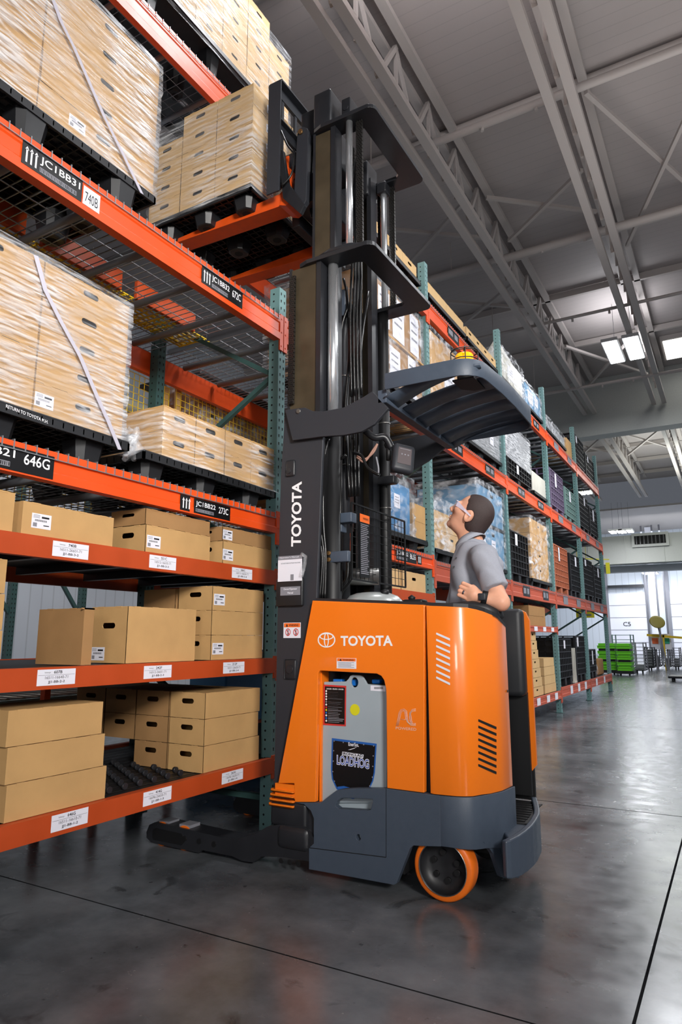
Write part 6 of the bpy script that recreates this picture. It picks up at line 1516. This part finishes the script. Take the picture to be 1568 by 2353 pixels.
# hand frame: from wrist to knuckles
hx = KN-WR; hx /= np.linalg.norm(hx)
hz = np.array([0,0,1.]); hy = np.cross(hz, hx); hy /= np.linalg.norm(hy); hz = np.cross(hx, hy)      # hy roughly towards +/-Y
if hy[1] > 0: hy = -hy
def H(a, b, c): return WR+hx*a+hy*b+hz*c
FG = []
for i, (c, L1) in enumerate(((.0295,.035),(.0105,.04),(-.0095,.038),(-.0285,.032))):
    k = H(.068-.004*abs(i-1.2), .006, c); m1 = H(.068+L1*.85, .004, c*1.02+.002); m2 = H(.068+L1*.98, -.02+.0, c*1.0); tip = H(.068+L1*.55, -.034, c*.95)
    m2 = H(.068+L1*1.0, -.028, c); tip = H(.068+L1*.45, -.042, c*.95)
    m1 = H(.068+L1*.9, .002, c*1.02)
    FG.append((k, m1, m2, tip))
def hand(p):
    d = cap(p, H(.0,0,0), H(.03,.002,0), .026, .03)
    d = smin(d, ell((p-H(.045,.004,0))@np.stack([hx,hy,hz],1), (0,0,0), (.035,.017,.043)), .015)
    for k, a, b, t in FG:
        f = np.minimum(np.minimum(cap(p, k, a, .0105, .010), cap(p, a, b, .0098, .009)), cap(p, b, t, .0088, .008))
        d = smin(d, f, .004)
    t0 = H(.02,-.012,.02); t1 = H(.055,-.03,.034); t2 = H(.083,-.038,.02)
    d = smin(d, np.minimum(cap(p, t0, t1, .014, .0115), cap(p, t1, t2, .011, .0095)), .005)
    return d
def rhand(p):
    w = WRr; d = cap(p, w, w+np.array([-.07,-.0,.0]), .026, .034)
    for k in range(4):
        y = -.028+.019*k; a = w+np.array([-.09,y,.01]); b = a+np.array([-.035,0,-.012]); c = b+np.array([.0,0,-.03])
        d = smin(d, np.minimum(cap(p, a, b, .0105,.01), cap(p, b, c, .0098,.009)), .004)
    return smin(d, cap(p, w+np.array([-.04,-.03,0]), w+np.array([-.09,-.05,-.02]), .013, .011), .005)
def body(p):
    d = head(hl(p))
    n = cap(p, NT, NB0, .056, .062); n = smin(n, cap(p, hw((.01,0,-.09)), PC(1084,1270,Ym), .033, .03), .03)
    d = smin(d, n, .025)
    t = smin(ell(p, CH, (.105,.165,.175)), ell(p, PEL, (.105,.15,.16)), .08); d = smin(d, t, .05)
    ax = smin(cap(p, SHc, EL, .046, .038), cap(p, EL, WR, .0395, .027), .02); d = smin(d, ax, .03)
    d = smin(d, hand(p), .012)
    ar = smin(cap(p, SHr, ELr, .046, .04), cap(p, ELr, WRr, .041, .028), .02); d = smin(d, ar, .03); d = smin(d, rhand(p), .012)
    for s in (-1, 1):
        hip = PEL+np.array([0,.085*s,-.08]); kn = np.array([-1.17,3.42+.1*s,.7]); an = np.array([-1.13,3.42+.1*s,.33])
        d = smin(d, smin(cap(p, hip, kn, .085, .055), cap(p, kn, an, .056, .04), .03), .05)
        d = smin(d, cap(p, an, an+np.array([-.17,0,-.035]), .04, .03), .03)
    return d
skin = mat('skin', S(222,164,136), .48, noise=.04, nscale=30, spec=.35); skin.node_tree.nodes['Principled BSDF'].inputs['Subsurface Weight'].default_value = .08
skin.node_tree.nodes['Principled BSDF'].inputs['Subsurface Radius'].default_value = (.02,.008,.004)
def cutm(p): return smax(body(p), -np.minimum(smax((p-hw((-.03,0,-.125)))@-BASIS[:,2], -(p[...,2]-1.6), .001), ((p-(WR+hx*-.012))@-hx) + 1e3*(np.linalg.norm(p-WR, axis=-1) > .2)), .001)
def bodyA(p): return body(p)
def nohead(p):
    d = smin(cap(p, NT-(NT-NB0)*.35, NB0, .056, .062), cap(p, hw((-.045,0,-.125)), PC(1088,1275,Ym), .03, .03), .03)
    t = smin(ell(p, CH, (.105,.165,.175)), ell(p, PEL, (.105,.15,.16)), .08); d = smin(d, t, .05)
    ax = smin(cap(p, SHc, EL, .046, .038), cap(p, EL, WR-hx*.004, .0395, .026), .02); d = smin(d, ax, .03)
    ar = smin(cap(p, SHr, ELr, .046, .04), cap(p, ELr, WRr, .041, .028), .02); d = smin(d, ar, .03); d = smin(d, rhand(p), .012)
    for s in (-1, 1):
        hip = PEL+np.array([0,.085*s,-.08]); kn = np.array([-1.17,3.42+.1*s,.7]); an = np.array([-1.13,3.42+.1*s,.33])
        d = smin(d, smin(cap(p, hip, kn, .085, .055), cap(p, kn, an, .056, .04), .03), .05)
        d = smin(d, cap(p, an, an+np.array([-.17,0,-.035]), .04, .03), .03)
    return d
def headneck(p):
    d = head(hl(p)); n = smin(cap(p, NT, NB0, .056, .062), cap(p, hw((.005,0,-.09)), PC(1084,1270,Ym), .033, .03), .03)
    return smin(d, n, .025)
def lhand(p):
    return smax(smin(hand(p), cap(p, WR-hx*.03, WR, .029, .027), .012), ((WR-hx*.02)-p)@hx, .003)
bd = sdf_obj('body', nohead, (-1.48,3.02,.27), (-.84,3.75,1.75), .0075, skin, PS)
def join_in(f, lo, hi, h, sm=1):
    vs, fs = surface_nets(f, lo, hi, h); me2 = bpy.data.meshes.new('x'); me2.from_pydata(vs.tolist(), [], fs.tolist())
    bm = bmesh.new(); bm.from_mesh(me2); bmesh.ops.recalc_face_normals(bm, faces=bm.faces)
    for _ in range(sm): bmesh.ops.smooth_vert(bm, verts=bm.verts, factor=.5, use_axis_x=True, use_axis_y=True, use_axis_z=True)
    bm2 = bmesh.new(); bm2.from_mesh(bd.data); bm.to_mesh(me2); bm.free(); bm2.from_mesh(me2)
    for f_ in bm2.faces: f_.smooth = True
    bm2.to_mesh(bd.data); bm2.free(); bpy.data.meshes.remove(me2)
join_in(headneck, HC+np.array([-.17,-.11,-.19]), HC+np.array([.16,.11,.15]), .0028, 1)
join_in(lhand, WR-.13, WR+.13, .002, 1)
# finer pass over head for hair
def hair(p):
    q = hl(p); d = ell(q, (-.010,0,.024), (.1002,.0772,.0942)); d = smin(d, ell(q, (-.035,0,-.03), (.068,.066,.07)), .03)
    d = smin(d, cap(q, (-.045,0,-.05), (-.055,0,-.085), .05, .046), .03)
    # hairline: keep behind a slanted surface
    h1 = (q[...,0]-.036)-.30*(q[...,2]-.085)*-1.0
    line = q[...,0]-(.046+.28*(q[...,2]-.02)-.9*np.abs(q[...,1])*.25)
    line = line+.002*np.sin(q[...,2]*310+q[...,1]*90)+.0015*np.sin(q[...,2]*170+1)
    d = smax(d, line, .004)
    d = smax(d, -(q[...,2]+.115), .004)
    ear = ell(np.stack([q[...,0], np.abs(q[...,1]), q[...,2]], -1), (-.006,.078,-.014), (.026,.022,.036)); d = smax(d, -ear, .004)
    side = smax(np.abs(q[...,0]-.026)-.007, np.abs(q[...,2]+.004)-.022, .004); sb = smax(side, ell(q, (.0,0,.0), (.1,.0745,.1)), .004)
    return d
hm = mat('short_dark_hair', S(58,44,42), .6, noise=.25, nscale=160, bump=.5, bscale=900)
sdf_obj('hair', hair, HC-.16, HC+.16, .004, hm, bd)
# sideburn + stubble-free; glasses
TMP = []
for sd in (1, -1):
    a = hw((.088, .055*sd, .012)); b = hw((.03, .079*sd, .006)); c = hw((-.018, .081*sd, -.004)); u = BASIS[:,2]
    vs = [a+u*.016, a-u*.012, b+u*.007, b-u*.006, c+u*.004, c-u*.004]
    o_ = BASIS[:,1]*(.002*sd); mb = MB(); mb.add([v for v in vs]+[v+o_ for v in vs], [(0,1,3,2),(2,3,5,4),(6,8,9,7),(8,10,11,9),(0,2,8,6),(2,4,10,8),(1,7,9,3),(3,9,11,5)]); TMP.append(mb)
gl = mat('clear_glasses', S(232,222,240), .12, spec=.8, alpha=.8)
g_ = TMP[0].build('safety_glasses', gl, PS); TMP[1].build('glasses_temple', gl, g_)
mb = MB(); vs = []
for k in range(13):
    t = (k/12-.5)*2; x = .112-.026*t*t; y = .062*t
    vs += [hw((x, y, .024-.004*abs(t))), hw((x-.004, y, -.016+.01*max(0,1-abs(t)*4)))]
mb.add(vs, [(2*k, 2*k+1, 2*k+3, 2*k+2) for k in range(12)], 0, True)
mb.build('lens', mat('clear_lens', S(235,230,240), .05, spec=.8, alpha=.3), g_)
mb = MB(); mb.tube([hw((.112-.026*((k/12-.5)*2)**2, .062*(k/12-.5)*2, .025)) for k in range(13)], .0022, 6); mb.build('brow_bar', gl, g_)
for sd in (1,-1):
    mb = MB(); c = hw((.0905,.031*sd,.006)); mb.lathe([(0,0),(.004,0),(.0045,-.002)], c, BASIS[:,0], 12); mb.build('pupil', M['ink'], PS)
    mb = MB(); mb.tube([hw((.096-.001,.014*sd,.022)), hw((.095,.03*sd,.027)), hw((.082,.05*sd,.022))], .003, 6, rs=[.002,.003,.0015]); mb.build('eyebrow', hm, PS)
# shirt
AXC = np.array([-.5,0,.866]); CC = PC(1078,1246,Ym)
def shirt(p):
    t = ell(p, CH+np.array([.012,0,0]), (.112,.185,.185)); w = ell(p, PEL+np.array([-.03,0,.03]), (.135,.17,.23)); d = smin(t, w, .10)
    sh = smin(cap(p, SHc+np.array([0,.02,.01]), NB0+np.array([.015,-.02,-.02]), .06, .055), cap(p, SHr, NB0+np.array([.015,.02,-.02]), .06, .055), .05); d = smin(d, sh, .05)
    SE = SHc+(EL-SHc)*.72
    sl_ = cap(p, SHc, SE, .062, .066); sl_ = smax(sl_, ((p-SE)@((EL-SHc)/np.linalg.norm(EL-SHc))), .006); d = smin(d, sl_, .045)
    SR = SHr+(ELr-SHr)*.72; sr = cap(p, SHr, SR, .062, .066); sr = smax(sr, ((p-SR)@((ELr-SHr)/np.linalg.norm(ELr-SHr))), .006); d = smin(d, sr, .045)
    # soft folds
    x, y, z = p[...,0], p[...,1], p[...,2]
    d = d+.0025*np.sin(34*z+22*x+9*np.sin(16*y))+.002*np.sin(48*(x*.8+z*.5)+11*y)
    d = smax(d, ((p-CC)@AXC), .008)          # neckline trimmed by collar
    nk = cap(p, NT, NB0+np.array([0,0,-.03]), .058, .064); d = smax(d, -nk, .01)
    return smax(d, .93-z, .01)
sm_ = mat('heather_grey_polo', S(158,160,170), .85, noise=.06, nscale=260, spec=.2, bump=.15, bscale=700)
shirt_o = sdf_obj('polo_shirt', shirt, (-1.42,3.03,.92), (-.84,3.76,1.72), .0065, sm_, PS, smooth=1)
# collar
mb = MB(); n = 26; ax = AXC; e1 = np.cross(ax, [0,1,0]); e1 /= np.linalg.norm(e1); e2 = np.cross(ax, e1); cc = CC+ax*.0
fdir = math.atan2(np.dot([-1,0,-.3], e2), np.dot([-1,0,-.3], e1)); rings = []
for k in range(n+1):
    a = fdir+.12+(2*math.pi-.24)*k/n; dr = e1*math.cos(a)+e2*math.sin(a); fr = math.cos(a-fdir)
    top = cc+dr*.064+ax*(.024-.010*max(0,fr)); mid = cc+dr*.071+ax*(.026-.010*max(0,fr)); low = cc+dr*(.094+.012*max(0,fr)**2)-ax*(.014+.03*max(0,fr)**3)
    rings.append((top, mid, low, low-dr*.004))
vs = [v for r_ in rings for v in r_]
mb.add(vs, [(4*k+j, 4*k+j+1, 4*k+j+5, 4*k+j+4) for k in range(n) for j in range(3)], 0, True); mb.build('collar', sm_, shirt_o)
for px, py in ((1049,1283),(1044,1303)):
    pt = PC(px, py, 3.30); mb = MB()
    d_ = Vector((-.75,-.65,0)).normalized()
    # march onto the shirt surface
    r = np.array(_ray(px, py)); best = None
    for t in np.linspace(2.9/r[1], 3.6/r[1], 500):
        q = np.array([0,0,CAMZ])+r*t
        if shirt(q[None])[0] < 0: best = q; break
    if best is not None:
        nn = -r/np.linalg.norm(r); mb.cyl(best, best+nn*.004, .006, n=12); mb.build('button', M['ink'], shirt_o)
# sleeve hem band is part of the shirt; watch and ring
ad = (WR-EL)/np.linalg.norm(WR-EL); wp = EL+(WR-EL)*.80
mb = MB(); mb.lathe([(.0335,-.013),(.0365,-.013),(.0365,.013),(.0335,.013)], wp, ad, 24); mb.build('watch_strap', M['mblack'], PS)
mb = MB(); q = Vector(wp)+Vector((0,-.036,.006)); mb.rbox(q.x-.018,q.x+.018,q.y-.006,q.y+.004,q.z-.017,q.z+.017,.005); mb.build('watch_case', M['plate'], PS)
k, a, b, t = FG[2]; rd = (a-k)/np.linalg.norm(a-k); mb = MB(); mb.lathe([(.0102,-.004),(.0118,-.004),(.0118,.004),(.0102,.004)], k+(a-k)*.4, rd, 18); mb.build('ring', mat('dark_ring', S(90,90,100), .3, metal=.8), PS)
# trousers and shoes
def trousers(p):
    d = ell(p, PEL+np.array([0,0,-.06]), (.125,.168,.17))
    for s in (-1, 1):
        hip = PEL+np.array([0,.085*s,-.08]); kn = np.array([-1.17,3.42+.1*s,.7]); an = np.array([-1.13,3.42+.1*s,.33]); d = smin(d, smin(cap(p, hip, kn, .1, .072), cap(p, kn, an, .072, .06), .03), .03)
    return smax(smax(d, p[...,2]-1.05, .01), .3-p[...,2], .01)
sdf_obj('trousers', trousers, (-1.36,3.18,.28), (-.98,3.66,1.08), .011, mat('grey_trousers', S(120,122,130), .8), PS)
def shoes(p):
    d = None
    for s in (-1, 1):
        an = np.array([-1.13,3.42+.1*s,.325]); f = cap(p, an, an+np.array([-.18,0,-.015]), .048, .038); d = f if d is None else np.minimum(d, f)
    return smax(d, .2695-p[...,2], .004)
sdf_obj('shoes', shoes, (-1.4,3.24,.255), (-1.04,3.6,.4), .009, M['mblack'], PS)
# ================================================================ lights, world, camera
def area(x, y, z, sx, sy, pw, col=(1,1,1), rot=(0,0,0), name='lamp_or_fill_light', spread=None):  # serves fixture lamps as well as added, unseen fill lights
    l = bpy.data.lights.new(name, 'AREA'); l.shape = 'RECTANGLE'; l.size = sx; l.size_y = sy; l.energy = pw; l.color = col
    if spread: l.spread = math.radians(spread)
    o = bpy.data.objects.new(name, l); COL.objects.link(o); o.location = (x, y, z); o.rotation_euler = rot; return o
def aim(o, t): o.rotation_euler = (Vector(t)-o.location).to_track_quat('-Z', 'Y').to_euler()
o = area(3.4, -1.8, 3.4, 1.2, 1.2, 90, (1,.97,.93), spread=62); aim(o, (-2.2, 2.6, 2.6))  # unseen photographer's key light added behind the camera, no ceiling fixture
o = area(.6, -2.6, 1.9, .9, .9, 10, (1,.98,.96), spread=70); aim(o, (-1.5, 3.0, 1.5))  # low unseen fill added behind the camera for the truck side
o = area(3.2, 4.5, 6.0, 1.5, 1.5, 92, (.98,.98,1), spread=90); aim(o, (-2.4, 6.0, 3.2))  # added light without a fixture, aimed at the rack front
area(-1.9, 5.0, 8.85, 1.0, 1.6, 170, (.97,.97,1)); area(-1.9, 5.0, 9.05, 1.0, 1.6, 260, (.97,.95,.97), (math.pi,0,0))  # second one points up, added to brighten the roof above the lamp
area(-1.9, 19.2, 8.85, 1.2, 1.6, 420, (.93,.96,1)); area(-1.9, 19.2, 9.05, 1.2, 1.6, 70, (.93,.95,1), (math.pi,0,0))  # upward twin is an added glow on the roof deck
area(3.0, 12, 8.5, 1.2, 1.6, 260, (.95,.97,1)); area(1.5, 9, 6.5, 6, 8, 150, (.98,.96,.94), (math.pi,0,0))  # the broad upward one is an added fill imitating floor bounce
o = area(2.0, 9.0, 5.0, 1.6, 1.6, 110, (1,1,1), spread=100); aim(o, (-2.4, 11.0, 2.8))  # added unseen fill aimed at the farther rack bays
area(-1.0, 33, 8.6, 6, 8, 700, (.95,1,.94)); area(-1, 33, 7.5, 4, 6, 260, (.95,1,.94), (math.pi,0,0)); area(-3, 47, 8.2, 12, 4, 780, (.86,.93,1))  # middle one faces up, added to lift the far roof bay
o = area(-2, 44, 5.5, 8, 3, 420, (.88,.94,1)); aim(o, (-2, 52.3, 3))  # unseen light added to brighten the far dock wall
o = area(-7.2, 4, 4.5, 1.5, 6, 60, (.95,.97,1), spread=110); aim(o, (-9, 4, 1.8))  # unseen light added to brighten the partition wall behind the rack
area(-4.1, 3.6, 5.8, .6, 3, 28, (1,.97,.9))  # small unseen light added for the yellow mesh and pale panel
w = bpy.data.worlds.new('World'); bpy.context.scene.world = w; w.use_nodes = True
w.node_tree.nodes['Background'].inputs[0].default_value = (.80,.86,1,1); w.node_tree.nodes['Background'].inputs[1].default_value = .12
cam = bpy.data.cameras.new('Camera'); co = bpy.data.objects.new('Camera', cam); COL.objects.link(co)
cam.sensor_fit = 'VERTICAL'; cam.sensor_height = 36; cam.lens = FPX/2353*36; cam.clip_start = .05; cam.clip_end = 200
co.location = (0, 0, CAMZ); co.rotation_euler = (math.pi/2+PITCH, 0, YAW)
sc_ = bpy.context.scene; sc_.camera = co
sc_.view_settings.view_transform = 'Standard'; sc_.view_settings.look = 'None'; sc_.view_settings.gamma = 1; sc_.view_settings.use_curve_mapping = False
sc_.view_settings.exposure = 0.0
